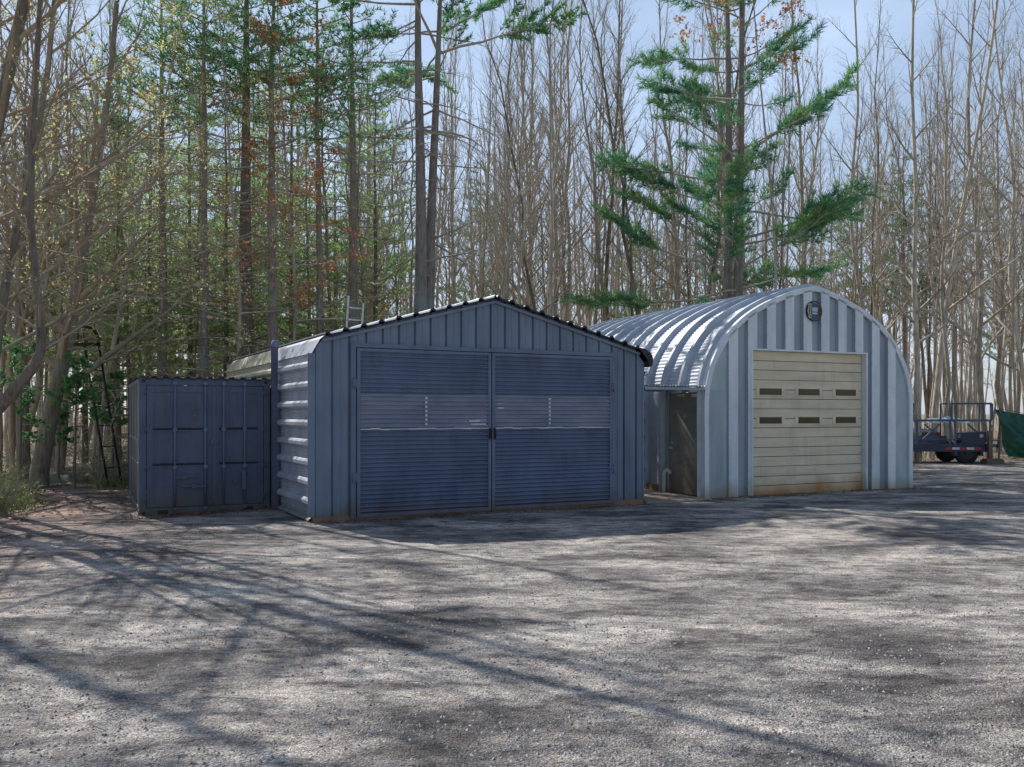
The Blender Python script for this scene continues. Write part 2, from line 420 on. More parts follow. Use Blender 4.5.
lr = offset_path([(.19,3.21),(RIDGE,4.06)], .335, .05, .2, .1)
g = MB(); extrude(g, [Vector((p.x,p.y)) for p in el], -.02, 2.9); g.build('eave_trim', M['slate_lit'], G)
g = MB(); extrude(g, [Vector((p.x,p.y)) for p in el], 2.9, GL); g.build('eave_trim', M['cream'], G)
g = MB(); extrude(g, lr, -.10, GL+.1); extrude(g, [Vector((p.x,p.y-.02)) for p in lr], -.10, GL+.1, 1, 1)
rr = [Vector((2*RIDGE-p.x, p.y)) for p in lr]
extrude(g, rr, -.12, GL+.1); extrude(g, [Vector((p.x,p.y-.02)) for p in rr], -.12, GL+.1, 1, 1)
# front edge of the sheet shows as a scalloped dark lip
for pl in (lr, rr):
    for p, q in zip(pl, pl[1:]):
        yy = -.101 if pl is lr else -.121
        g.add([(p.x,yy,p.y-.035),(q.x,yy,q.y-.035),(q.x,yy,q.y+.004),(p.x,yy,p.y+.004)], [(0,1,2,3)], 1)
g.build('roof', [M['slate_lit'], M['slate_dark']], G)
g = MB()
ex = GW-.02
for k in range(12):
    a = -.5+k*.2
# rolled dark eave sheet on the right
er = [Vector((GW-.19,3.22)),Vector((GW-.05,3.20)),Vector((GW+.10,3.12)),Vector((GW+.15,3.0)),Vector((GW+.13,2.86)),Vector((GW+.05,2.84)),Vector((GW+.03,2.95))]
extrude(g, er, -.14, GL+.1)
extrude(g, [Vector((p.x-.015,p.y-.015)) for p in er], -.14, GL+.1)
g.add([(er[0].x,-.139,3.19)]+[(p.x,-.139,p.y) for p in er], [(0,1,2,3,4,5,6,7)])
g.build('eave_trim', M['slate_dark'], G)
g = MB(); 
for s in (0,1):
    a = (.15,-.045,3.13); b = (RIDGE,-.045,3.985); c = (GW-.15,-.045,3.13)
g.bar((.15,-.03,3.115),(RIDGE,-.03,3.975),.05,.05); g.bar((RIDGE,-.03,3.975),(GW-.12,-.03,3.10),.05,.05)
g.build('rake_trim', M['slate'], G)
# door frame and leaves
g = MB()
g.box(DX0-.03,DX0+.06,-.05,.05,.04,DZ+.07); g.box(DX1-.06,DX1+.04,-.05,.05,.04,DZ+.07); g.box(DX0+.06,DX1-.06,-.05,.05,DZ-.005,DZ+.07)
g.build('door_frame', M['slate_door'], G)
XM = 3.37
def corr(mb, x0, x1, z0, z1, y, pitch=.078, amp=.022, mi=0, bow=0):
    n = max(2, int((z1-z0)/pitch*8)); seg = 12
    vs = []; fs = []
    for i in range(n+1):
        z = z0+(z1-z0)*i/n
        for j in range(seg+1):
            x = x0+(x1-x0)*j/seg
            ph = 2*math.pi*z/pitch
            yy = y - amp*(math.cos(ph) if True else 0) - bow*math.sin(math.pi*j/seg)*math.sin(3.14*(z-z0)/(z1-z0)) + .006*noise.noise(Vector((x*1.5, z*2, x0)))
            vs.append((x, yy, z+.01*noise.noise(Vector((x*.7,z,4+x0)))))
    for i in range(n):
        for j in range(seg):
            a = i*(seg+1)+j; fs.append((a,a+1,a+seg+2,a+seg+1))
    mb.add(vs, fs, mi, True)
for k, (a, b) in enumerate(((DX0+.075, XM-.01), (XM+.01, DX1-.075))):
    leaf = MB()
    leaf.box(a,a+.06,-.07,-.02,.06,DZ-.02); leaf.box(b-.06,b,-.07,-.02,.06,DZ-.02)
    leaf.box(a+.06,b-.06,-.068,-.022,.06,.12); leaf.box(a+.06,b-.06,-.068,-.022,DZ-.07,DZ-.02)
    d = leaf.build('door', M['slate_door'], G)
    g = MB(); corr(g, a+.055, b-.055, .11, 1.60, -.035)
    corr(g, a+.055, b-.055, 2.20, DZ-.05, -.042, bow=.01); g.build('panel', M['slate_door'], d)
    g = MB(); corr(g, a+.055, b-.055, 1.60, 2.22, -.052)
    nseg = 14
    for i in range(nseg):
        x = a+.06+(b-a-.12)*i/nseg; w = (b-a-.12)/nseg
        zz = 1.585+.004*math.sin(i*2.1)+.006*noise.noise(Vector((i*.7,k,0)))
        g.box(x, x+w, -.082, -.076, zz, zz+.02+.006*math.sin(i*1.3), 1)
    mx = (3.05-1.0, 4.62)[k] if True else 0
    mx = (2.02, 4.60)[k]
    z = 1.66
    while z < 2.18:
        g.box(mx, mx+.045, -.082, -.076, z, z+.042, 1); z += .078
    if k == 0:
        g.box(2.93,3.24,-.082,-.074,1.66,1.685,1); g.box(2.90,3.12,-.082,-.074,1.72,1.745,1); g.box(3.02,3.25,-.082,-.074,1.745,1.757,1)
    else:
        g.box(3.49,3.62,-.082,-.074,1.965,1.985,1); g.box(3.49,3.58,-.082,-.074,2.05,2.065,1)
    g.build('translucent_panel', [M['clear'], M['white']], d)
    g = MB()
    hx = a-.03 if k == 0 else b+.03
    for z in (.75, 2.4): g = MB(); g.tube([(hx,-.085,z-.09),(hx,-.085,z+.09)], .018, 8); g.box(hx-.05,hx+.05,-.086,-.068,z-.07,z+.07); g.build('hinge', M['slate_door'], d)
    g = MB(); hx = b-.03 if k == 0 else a+.05
    g.box(hx-.02,hx+.02,-.084,-.07,1.38,1.60); g.tube([(hx,-.084,1.42),(hx,-.12,1.44),(hx,-.12,1.54),(hx,-.084,1.56)], .009, 6)
    g.build('handle', M['black'], d)

# steel post between container and garage
px_, py_ = -3.39-.12*math.cos(TH)-2.36*math.sin(TH), 14.9-.12*math.sin(TH)+2.36*math.cos(TH)
P = thing('steel_post', 'tall slate blue steel post with a round cap between container and garage', 'post', (px_,py_,0), TH)
g = MB()
g.box(-.055,.055,-.06,-.045,-.05,3.22); g.box(-.055,.055,.045,.06,-.05,3.22); g.box(-.012,.012,-.045,.045,-.05,3.22)
g.box(-.1,.1,-.09,.09,-.05,.06)
g.build('post_beam', M['cont'], P)
g = MB(); g.disc((.01,-.02,3.25), (0,1,0), .075, .10, 16); g.disc((.01,-.075,3.25), (0,1,0), .03, .03, 8)
g.build('round_cap', M['slate'], P)

# ladder behind the garage
lb = Vector((-3.39,14.9,0)); ux = Vector((math.cos(TH),math.sin(TH),0)); uy = Vector((-math.sin(TH),math.cos(TH),0))
lp = lb + uy*(GL+1.1) + ux*3.22
LD = thing('ladder', 'pale aluminium ladder top sticking up behind the garage roof', 'ladder', (lp.x,lp.y,0), TH)
g = MB()
for x in (0,.42): g = MB(); g.bar((x,0,.02),(x,-.95,5.10 if x == 0 else 4.92),.05,.035); g.build('rail', M['alu'], LD)
g = MB()
for i in range(15):
    z = .3+i*.32; yy = -.95*z/5.0; g = MB(); g.tube([(0,yy,z),(.42,yy,z)], .022, 6); g.build('rung', M['alu'], LD)

# ------------------------------------------------------------------ container
CT = R(26.0); cw, chh, cl = 2.36, 2.56, 4.6
K = thing('shipping_container', 'dark blue steel shipping container with closed double doors', 'container', (-6.87,16.09,.0), CT)
g = MB()
g.box(0,.12,-.03,.10,.0,chh); g.box(cw-.12,cw,-.03,.10,.0,chh)          # corner posts
g.box(.12,cw-.12,-.03,.08,chh-.13,chh-.005); g.box(.12,cw-.12,-.03,.08,.02,.15)
g.box(0,.10,cl-.1,cl,0,chh); g.box(cw-.1,cw,cl-.1,cl,0,chh)
g.box(.005,.09,.1,cl-.1,0.02,.15); g.box(.005,.09,.1,cl-.1,chh-.08,chh-.002)
g.box(cw-.09,cw-.005,.1,cl-.1,0.02,.15); g.box(cw-.09,cw-.005,.1,cl-.1,chh-.08,chh-.002)
g.build('frame', M['cont'], K)
g = MB()
for x in (-.01, cw-.17):
    for z in (-.005, chh-.115):
        g = MB(); g.box(x,x+.18,-.045,.14,z,z+.12)
        g.disc((x+.09,-.047,z+.06),(0,1,0),.035,.006,10,1)
        g.build('corner_casting', [M['cont'], M['cont_dark']], K)
for x in (.32, cw-.5):
    g = MB(); g.box(x,x+.18,-.034,-.028,.035,.10); g.build('fork_slot', M['cont_dark'], K)
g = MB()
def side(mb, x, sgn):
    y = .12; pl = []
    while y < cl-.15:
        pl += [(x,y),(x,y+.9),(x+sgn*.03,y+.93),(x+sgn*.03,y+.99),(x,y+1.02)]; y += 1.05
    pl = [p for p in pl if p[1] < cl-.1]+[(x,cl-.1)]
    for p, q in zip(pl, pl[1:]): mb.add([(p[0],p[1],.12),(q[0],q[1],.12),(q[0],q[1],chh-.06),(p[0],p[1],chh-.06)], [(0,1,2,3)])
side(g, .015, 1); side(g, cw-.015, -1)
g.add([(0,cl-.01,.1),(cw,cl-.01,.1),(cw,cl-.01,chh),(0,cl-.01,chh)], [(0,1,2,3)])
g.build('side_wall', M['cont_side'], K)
g = MB()
for z in (.95,1.4):
    for i in range(4): g = MB(); g.disc((.005, .6+i*.95, z), (1,0,0), .022, .02, 8); g.build('vent_plug', M['white'], K)
# corrugated roof sheet
g = MB(); n = 120; pts = []
for i in range(n+1):
    x = -.03+(cw+.06)*i/n; pts.append((x, chh+.015+.022*(1 if math.sin(2*math.pi*x/.2) > 0.1 else -.6)))
for (a, za), (b, zb) in zip(pts, pts[1:]):
    g.add([(a,-.06,za),(b,-.06,zb),(b,cl,zb),(a,cl,za)], [(0,1,2,3)])
    g.add([(a,-.061,za-.03),(b,-.061,zb-.03),(b,-.061,zb),(a,-.061,za)], [(0,1,2,3)])
g.build('roof', M['slate_dark'], K)
XC = 1.30
for k, (a, b) in enumerate(((.13, XC-.004), (XC+.004, cw-.13))):
    g = MB()
    zb, zt = .16, chh-.14
    rows_ = [(zb+.0, .88), (.96, 1.58), (1.66, zt)]
    # door skin with pressed panels: frame + recessed fields
    y0 = -.035
    g.box(a,a+.10,y0,y0+.05,zb,zt); g.box(b-.10,b,y0,y0+.05,zb,zt)
    zz = [zb,.20,.90,.955,1.56,1.615,zt-.12,zt]
    for i in range(0,8,2): g.box(a+.10,b-.10,y0,y0+.05,zz[i],zz[i+1])
    for i in (1,3,5):
        g.box(a+.10,b-.10,y0+.018,y0+.05,zz[i],zz[i+1])
    if k == 0: g.box(a+.10,a+.125,y0+.002,y0+.05,zb+.01,zt-.01)
    d = g.build('door', M['cont'], K)
    for z in (.885, 1.545): g = MB(); g.box(a+.10,b-.10,y0-.004,y0+.01,z+.045,z+.085); g.build('groove', M['cont_dark'], d)
    for fx in ((.42,.88) if k == 0 else (.20,.62)):
        x = a+(b-a)*fx if k == 0 else a+(b-a)*fx
        g = MB(); g.tube([(x,y0-.04,.09),(x,y0-.04,chh-.05)], .019, 8)
        for z in (.12,.9,1.6,chh-.09): g.box(x-.035,x+.035,y0-.062,y0+.002,z-.03,z+.03)
        rod = g.build('lock_rod', M['slate_door'], d)
    g = MB()
    if k == 0:
        x1 = a+(b-a)*.42; x2 = a+(b-a)*.88
        g.bar((x1,y0-.055,.70),(x1+.38,y0-.05,.74),.03,.04); g.box(x1+.12,x1+.2,y0-.075,y0,.68,.75)
        g.build('handle', M['cont'], d); g = MB()
        g.bar((x2,y0-.055,.53),(x2-.42,y0-.05,.55),.03,.04); g.box(x2-.25,x2-.17,y0-.075,y0,.50,.58)
    else:
        x1 = a+(b-a)*.20; x2 = a+(b-a)*.62
        g.box(x1+.30,x1+.37,y0-.05,y0,.76,.82); g.tube([(x1+.30,y0-.045,.78),(x1+.43,y0-.05,.75)], .02, 6)
        g.build('handle', M['cont'], d); g = MB(); g.box(x1+.17,x1+.22,y0-.05,y0,.58,.63); g.build('knob', M['cont'], d); g = MB(); g.box(x2-.06,x2+.01,y0-.075,y0,.44,.78)
    g.build('handle', M['cont'], d)
    g = MB(); hx = a-.02 if k == 0 else b+.02
    for z in (.3,.9,1.6,2.3): g = MB(); g.box(hx-.07,hx+.07,y0-.012,y0+.006,z-.035,z+.035); g.tube([(hx,y0-.02,z-.05),(hx,y0-.02,z+.05)], .016, 8); g.build('hinge', M['cont'], d)
    if k == 1:
        g = MB(); g.box(a-.02,a+.05,y0-.02,y0-.002,.2,zt-.02); g.box(a-.05,a+.06,y0-.045,y0-.003,1.32,1.42)
        g.build('gasket_strip', M['cont'], d)

# ------------------------------------------------------------------ arched hut
QT = R(25.0); QW, QL = 6.34, 9.1
Q = thing('arched_steel_hut', 'galvanised steel arch building with a beige overhead door', 'building', (4.24,19.19,.02), QT)
half = [(0,0),(0,1.0),(0,2.2),(.012,2.66),(.03,3.0),(.06,3.33),(.10,3.66),(.15,3.95),(.21,4.2),(.28,4.42),(.36,4.61),(.43,4.75),(.5,4.83)]
prof = [(x*QW, z) for x, z in half] + [((1-x)*QW, z) for x, z in reversed(half[:-1])]
def catmull(P, step):
    out = []
    for i in range(len(P)-1):
        p0 = Vector(P[max(i-1,0)]); p1 = Vector(P[i]); p2 = Vector(P[i+1]); p3 = Vector(P[min(i+2,len(P)-1)])
        n = max(1, round((p2-p1).length/step))
        for k in range(n):
            t = k/n
            out.append(.5*((2*p1)+(p2-p0)*t+(2*p0-5*p1+4*p2-p3)*t*t+(3*p1-p0-3*p2+p3)*t**3))
    out.append(Vector(P[-1])); return out
arc = catmull(prof, .045)
arcn = []
for i, p in enumerate(arc):
    t = (arc[min(i+1,len(arc)-1)]-arc[max(i-1,0)]).normalized(); arcn.append(Vector((-t.y, t.x)))
sect = []
NA = 13; pitch = QL/NA
for k in range(NA):
    y = k*pitch
    sect += [(y,.0,0),(y+.10,.0,0),(y+.14,.11,1),(y+.22,.11,1),(y+.26,.0,0)]
sect.append((QL,0,0))
g = MB()
for (ya, oa, ca), (yb, ob, cb) in zip(sect, sect[1:]):
    for i in range(len(arc)-1):
        p, q = arc[i], arc[i+1]; np_, nq = arcn[i], arcn[i+1]
        if p.x < .6 and q.y < 2.46 and ya < 1.40 and yb > .14: continue
        w = lambda j, o: ((.006 if j % 2 else -.006) if o < .05 else 0)*(1 if arc[min(j,len(arc)-1)].y > 2.35 else .12)
        pa, pb = p+np_*(oa+w(i,oa)), p+np_*(ob+w(i,ob)); qa, qb = q+nq*(oa+w(i+1,oa)), q+nq*(ob+w(i+1,ob))
        g.add([(pa.x,ya,pa.y),(pb.x,yb,pb.y),(qb.x,yb,qb.y),(qa.x,ya,qa.y)], [(0,1,2,3)], 0, False)
g.build('arch_shell', M['galv'], Q)
# curved rim round the front
g = MB()
for i in range(len(arc)-1):
    p, q, a, b = arc[i], arc[i+1], arcn[i], arcn[i+1]
    P0, Q0 = p-a*.09, q-b*.09; P1, Q1 = p+a*.03, q+b*.03
    g.add([(P0.x,-.03,P0.y),(Q0.x,-.03,Q0.y),(Q1.x,-.03,Q1.y),(P1.x,-.03,P1.y)], [(3,2,1,0)], 0, True)
    g.add([(P1.x,-.03,P1.y),(Q1.x,-.03,Q1.y),(Q1.x,.14,Q1.y),(P1.x,.14,P1.y)], [(3,2,1,0)], 0, True)
    g.add([(P0.x,-.03,P0.y),(Q0.x,-.03,Q0.y),(Q0.x,.03,Q0.y),(P0.x,.03,P0.y)], [(0,1,2,3)], 0, True)
for i in range(2, len(arc)-2, 4):
    p = arc[i]-arcn[i]*.055; g.disc((p.x,-.033,p.y),(0,1,0),.011,.012,6,1)
g.build('rim', [M['galv_w'], M['alu']], Q)
def ztop(x):
    for p, q in zip(arc, arc[1:]):
        if p.x <= x <= q.x and q.x > p.x: return p.y+(q.y-p.y)*(x-p.x)/(q.x-p.x)-.05
    return .1
OX0, OX1, OZ = 1.30, 4.77, 3.31
# front wall: flat side pieces and deep trapezoid pans
for (a, b) in ((.03,.605),(5.79,QW-.03)):
    g = MB(); n = 16
    for i in range(n):
        xa, xb = a+(b-a)*i/n, a+(b-a)*(i+1)/n
        g.add([(xa,.02,0),(xb,.02,0),(xb,.02,ztop(xb)),(xa,.02,ztop(xa))], [(0,1,2,3)])
    g.build('flat_panel', M['galv_flat'], Q)
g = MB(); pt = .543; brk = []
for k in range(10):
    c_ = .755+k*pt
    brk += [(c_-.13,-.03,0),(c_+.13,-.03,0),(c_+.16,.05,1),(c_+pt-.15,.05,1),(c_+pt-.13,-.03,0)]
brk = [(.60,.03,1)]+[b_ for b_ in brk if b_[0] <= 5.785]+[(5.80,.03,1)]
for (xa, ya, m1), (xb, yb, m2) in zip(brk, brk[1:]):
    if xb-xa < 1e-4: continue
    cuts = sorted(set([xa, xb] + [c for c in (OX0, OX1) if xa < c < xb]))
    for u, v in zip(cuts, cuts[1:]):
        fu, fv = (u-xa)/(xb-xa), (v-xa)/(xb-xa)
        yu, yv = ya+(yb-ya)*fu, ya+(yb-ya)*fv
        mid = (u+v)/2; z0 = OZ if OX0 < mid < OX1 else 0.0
        mi = 0 if (m1 == 0 and m2 == 0) else 1  # pan faces lighter, recesses and slopes darker: shade painted in beside zinc wear
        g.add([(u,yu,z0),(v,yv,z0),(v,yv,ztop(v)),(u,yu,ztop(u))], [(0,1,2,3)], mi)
for k in range(10):
    for xx, yy in ((.755+k*pt-.12,-.032),(.755+k*pt+.27,.073)):
        z = .3
        while xx < 5.75 and z < ztop(xx)-.1:
            if not (OX0-.05 < xx < OX1+.05 and z < OZ): g.disc((xx, yy, z), (0,1,0), .009, .008, 6, 1)
            z += .28
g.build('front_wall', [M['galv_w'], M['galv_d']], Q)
g = MB()
g.box(OX0-.05,OX0,-.045,.22,0,OZ+.04); g.box(OX1,OX1+.05,-.045,.22,0,OZ+.04); g.box(OX0,OX1,-.045,.22,OZ,OZ+.04)
g.build('door_jamb', M['galv_w'], Q)
g = MB(); nS = 5; sh = OZ/nS
for i in range(nS):
    z0, z1 = i*sh+.006, (i+1)*sh-.006
    cuts = [z0, z0+sh*.33, z0+sh*.36, z0+sh*.66, z0+sh*.69, z1]
    yy = [.10,.10,.115,.10]
    # section face with two pressed grooves
    for a, b, y, mi in ((z0,z0+.32*sh,.10,0),(z0+.345*sh,z0+.64*sh,.10,0),(z0+.665*sh,z1,.10,0)):
        g.box(OX0+.01,OX1-.01,y,y+.04,a,b,mi)
    g.box(OX0+.01,OX1-.01,.112,.13,z0,z1,1)
g.box(OX0,OX1,.125,.15,0,OZ,1)
OD = g.build('overhead_door', [M['beige'], M['beige_d']], Q)
for z in (1.72, 2.38):
    for i in range(3):
        cx = (OX0+.62, (OX0+OX1)/2+.04, OX1-.53)[i]
        g = MB(); w, h = .33, .075
        g.box(cx-w-.09,cx-w,.085,.098,z-h-.03,z+h+.03); g.box(cx+w,cx+w+.09,.085,.098,z-h-.03,z+h+.03)
        g.box(cx-w,cx+w,.088,.098,z+h,z+h+.025); g.box(cx-w,cx+w,.088,.098,z-h-.025,z-h)
        wn = g.build('window', M['beige'], OD)
        g = MB(); g.box(cx-w,cx+w,.094,.0985,z-h,z+h); g.build('pane', M['win'], wn)
g = MB(); g.box(OX0-.3,OX1+.3,-.10,.1,-.05,.025); g.build('threshold', M['rust'], Q)
g = MB()
g.box(-.06,.02,1.42,QL,-.03,.20); g.build('sill', M['rust'], Q)
# side door set in the flank
g = MB()
g.box(.02,.06,.0,.25,0,2.45); g.box(.02,.10,1.38,1.50,0,2.45); g.box(.02,.08,.25,1.38,2.36,2.45)
g.box(-.02,.04,.19,.25,.0,2.4); g.box(-.02,.04,1.38,1.43,.0,2.4)
g.box(.055,.5,-.0,.02,0,2.4)
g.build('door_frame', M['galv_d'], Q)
g = MB(); g.box(.03,.07,.255,1.375,.05,2.35); SD = g.build('side_door', M['doorm'], Q)
g = MB(); g.tube([(.03,1.27,1.08),(-.04,1.27,1.08)], .028, 10); g.tube([(-.035,1.28,1.08),(-.045,1.16,1.07)], .013, 8); g.disc((.025,1.27,1.2),(1,0,0),.03,.02,10)
g.build('handle', M['alu'], SD)
g = MB(); g.disc((.026,.78,1.83),(1,0,0),.055,.006,16); g.build('sign', M['tan'], SD)
g = MB()
for z in (.4,1.2,2.05): g = MB(); g.tube([(.02,.255,z-.06),(.02,.255,z+.06)], .013, 8); g.build('hinge', M['alu'], SD)
# emblem
g = MB(); cx, cz = 3.09, 4.27; r = .24
g.disc((cx,-.06,cz),(0,1,0),r,.03,32,0)
g.disc((cx,-.077,cz),(0,1,0),r*.93,.006,32,1)
EM = g.build('emblem', [M['black'], M['teal']], Q)
g = MB()
for sx in (-1,1):
    m_ = 1 if sx == 1 else 0
    for j, (dx, dz, rr_) in enumerate(((.62,.52,.17),(.66,.25,.16),(.70,0,.19),(.66,-.25,.16),(.60,-.52,.17))):
        g.disc((cx+sx*dx*r,-.082,cz+dz*r),(0,1,0),rr_*r*1.25,.006,12,m_)
        g.disc((cx+sx*dx*r,-.086,cz+dz*r),(0,1,0),rr_*r*.55,.005,8,2)
g.box(cx-.35*r,cx+.35*r,-.085,-.078,cz-.30*r,cz+.36*r,3)
g.box(cx-.5*r,cx+.45*r,-.087,-.084,cz-.12*r,cz-.05*r,2)
g.tube([(cx-.3*r,-.086,cz+.7*r),(cx,-.086,cz+.85*r),(cx+.3*r,-.086,cz+.7*r)], .006, 5, 3)
g.build('ornament', [M['tan'], M['wood'], M['black'], M['plastic']], EM)

# canopy between the two buildings
cpx = lb + ux*(GW+.02) + uy*.62
qo = Vector((4.24,19.19,0)); qx = Vector((math.cos(QT),math.sin(QT),0)); qy = Vector((-math.sin(QT),math.cos(QT),0))
CA = thing('passage_canopy', 'small corrugated canopy spanning the passage beside the brown side door', 'canopy', (4.24,19.19,.02), QT)
cwid = 1.62
g = MB(); g.box(-cwid,-.03,-.04,.03,2.39,2.45); g.box(-cwid,-cwid+.06,.03,1.5,2.39,2.45); g.box(-cwid,-.10,1.44,1.5,2.39,2.45)
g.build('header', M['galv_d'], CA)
g = MB(); n = 150; pts = []
for i in range(n+1):
    x = -cwid-.05+(cwid+.02)*i/n; pts.append((x, 2.475+.012*math.sin(2*math.pi*x/.076)))
for (a, za), (b, zb) in zip(pts, pts[1:]):
    g.add([(a,-.10,za),(b,-.10,zb),(b,1.6,zb+.03),(a,1.6,za+.03)], [(0,1,2,3)], 0, True)
g.build('canopy_sheet', M['galv'], CA)
g = MB(); g.box(-cwid,-cwid+.06,1.44,1.50,0,2.39)
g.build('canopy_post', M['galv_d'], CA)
pp = qo + qx*(-.10) + qy*1.42
PV = MB(); PV.tube([(0,0,0),(0,0,.42),(.01,-.02,.50),(.05,-.06,.54),(.09,-.10,.50),(.095,-.105,.44)], .05, 10)
o = PV.build('vent_pipe', M['white'], None, (pp.x,pp.y,.05)); o.rotation_euler = (0,0,QT)
tag(o, 'short white bent pipe standing at the foot of the brown side door', 'pipe')
g = MB(); g.box(-1.75,-.07,-.35,5.0,-.03,.06)
o = g.build('concrete_slab', M['conc'], None, (4.24,19.19,.0)); o.rotation_euler = (0,0,QT); o['kind'] = 'structure'

# ------------------------------------------------------------------ trailer, tarp and things on the right
TR = thing('flatbed_trailer', 'dark blue flatbed trailer with pipe rails and red and white tape', 'trailer', (17.2,32.4,0.03), R(-4))
def X(px): return (px-512)/F*32.4-17.2
def Z(py): return HC+(HOR-py)/F*32.2-.03
g = MB()
g.box(X(868),X(991),-.0,.10,Z(452),Z(444)); g.box(X(868),X(991),1.9,2.0,Z(452),Z(444)); g.box(X(868),X(990),.1,1.9,Z(449.5),Z(448))
for i in range(7): g.box(X(870+i*19),X(873+i*19),.1,1.9,Z(452),Z(449.6))
g.build('chassis', M['trail'], TR)
g = MB()
for py in (420.5,): g.bar((X(868),0,Z(py)),(X(991),0,Z(py)),.07,.08)
g.bar((X(868),1.95,Z(421)),(X(990),1.95,Z(421)),.06,.06)
for px in (918.5, 951, 956, 990): g.bar((X(px),0.03,Z(447)),(X(px),0.03,Z(420.5)),.10 if px == 918.5 else .06,.08)
g.bar((X(923),0,Z(441)),(X(941),0,Z(424)),.06,.06); g.bar((X(926),.02,Z(424)),(X(936),.02,Z(433)),.05,.05)
g.bar((X(968),.02,Z(424)),(X(978),.02,Z(433)),.05,.05); g.bar((X(868),0.02,Z(439.5)),(X(960),0.02,Z(439.5)),.05,.04)
g.build('rail', M['rail'], TR)
g = MB()
for a, b in (((952,403.5),(991,403.5)),):
    g.bar((X(a[0]),0,Z(a[1])),(X(b[0]),0,Z(b[1])),.06,.07)
    g.bar((X(a[0]),1.0,Z(a[1])),(X(b[0]),1.0,Z(b[1])),.05,.05)
for px, w in ((952.5,.06),(956.5,.06),(991,.09),(983,.05)):
    g.bar((X(px),0,Z(403.5)),(X(px),0,Z(420)),w,w)
for px in (952.5, 991): g.bar((X(px),0,Z(403.5)),(X(px),1.0,Z(403.5)),.05,.05); g.bar((X(px),1.0,Z(403.5)),(X(px),1.0,Z(448)),.05,.05)
g.build('rack', M['rail'], TR)
g = MB()
pl = [(X(961),Z(433)),(X(985),Z(431.5)),(X(986),Z(441)),(X(983),Z(445)),(X(964),Z(445)),(X(960),Z(438))]
n = len(pl)
g.add([(a,-.06,z) for a,z in pl]+[(a,.5,z) for a,z in pl], [tuple(range(n-1,-1,-1)), tuple(range(n,2*n))]+[(i,(i+1)%n,n+(i+1)%n,n+i) for i in range(n)])
tb = g.build('toolbox', M['trail'], TR)
g = MB(); g.disc((X(980.5),-.064,Z(436)),(0,1,0),.07,.01,14); g.build('sticker', M['tan'], tb)
g = MB()
k = 0
for px in range(946, 980, 7):
    g.box(X(px),X(px+7),-.012,-.004,Z(450),Z(447.6), k%2); k += 1
g.build('reflective_tape', [M['red'], M['white']], TR)
for yy in (.02, 1.75):
  for cx in (968,):
    r = .42
    w = MB(); c = Vector((X(cx), yy+.12, r-.03))
    ring = []
    for (rr_, dy) in ((.24,-.09),(.36,-.115),(.41,-.09),(.42,-.03),(.42,.05),(.41,.10),(.36,.115),(.24,.09)):
        ring.append((rr_, dy))
    nn = 28; vs = []
    for rr_, dy in ring:
        for j in range(nn):
            a = 2*math.pi*j/nn; vs.append((c.x+rr_*math.cos(a), c.y+dy, c.z+rr_*math.sin(a)))
    fs = [(i*nn+j, i*nn+(j+1)%nn, (i+1)*nn+(j+1)%nn, (i+1)*nn+j) for i in range(len(ring)-1) for j in range(nn)]
    w.add(vs, fs, 0, True)
    wo = w.build('wheel', M['rubber'], TR)
    h = MB(); h.disc(c+Vector((0,-.06,0)), (0,1,0), .25, .06, 20); h.disc(c+Vector((0,-.10,0)), (0,1,0), .08, .05, 10)
    h.build('rim', M['black'], wo)
g = MB(); g.box(X(957),X(981),-.02,.30,Z(451.8),Z(450.2)); g.box(X(955),X(958),-.02,.30,Z(456),Z(450.4)); g.box(X(980),X(983),-.02,.30,Z(456),Z(450.4)); g.build('mudguard', M['trail'], TR)
g = MB()
g.bar((X(990),.2,Z(446)),(X(1008),1.0,Z(447)),.1,.12); g.bar((X(990),1.8,Z(446)),(X(1008),1.0,Z(447)),.1,.12)
g.bar((X(993),.5,Z(441)),(X(1009),.9,Z(441)),.05,.05); g.bar((X(1009),.9,Z(441)),(X(1009),.9,Z(449)),.06,.06)
g.build('tongue', M['trail'], TR)
g = MB(); g.bar((X(988),-.12,Z(466)),(X(988),-.12,Z(431)),.13,.13); g.bar((X(988),-.12,Z(431)),(X(989.5),-.12,Z(425)),.05,.05)
g.build('jack', M['wood'], TR)
o = MB(); o.box(-.32,.32,-.25,.2,0,.16); o.box(-.28,.30,-.2,.15,.162,.2)
tag(o.build('timber_block', M['wood'], None, (17.2+X(989), 32.2,.03)), 'pale wooden block on the gravel under the trailer jack', 'block')
# folding chair frame / implement on the trailer
CH = thing('metal_rack_frame', 'black tubular metal frame standing behind the trailer rail beside the hut', 'frame', (17.2+X(930),34.2,.7))
g = MB()
def f2(px, py): return (((px-930)/F)*34.2, (HC+(HOR-py)/F*34.2)-.7)
for a, b in (((924,403.5),(924,426)),((936,404),(937,424)),((924,405),(937,404)),((925,412),(936,411)),((926,418),(936,418))):
    (xa, za), (xb, zb) = f2(*a), f2(*b)
    g.tube([(xa,0,za),(xb,0,zb)], .035, 6); g.tube([(xa,.35,za),(xb,.35,zb)], .03, 6)
for a in ((924,405),(937,404),(926,418)):
    xa, za = f2(*a); g.tube([(xa,0,za),(xa,.35,za)], .03, 6)
for x in (924.5, 936.5):
    xa, _ = f2(x,400); g.tube([(xa,.17,-.7),(xa,.17,.8)], .03, 6)
g.build('tube_frame', M['black'], CH)
g = MB(); xa, za = f2(926,410); xb, _ = f2(930,410); g.box(xa,xb,-.02,.3,za-.12,za+.06); g.build('pale_box', M['plastic'], CH)
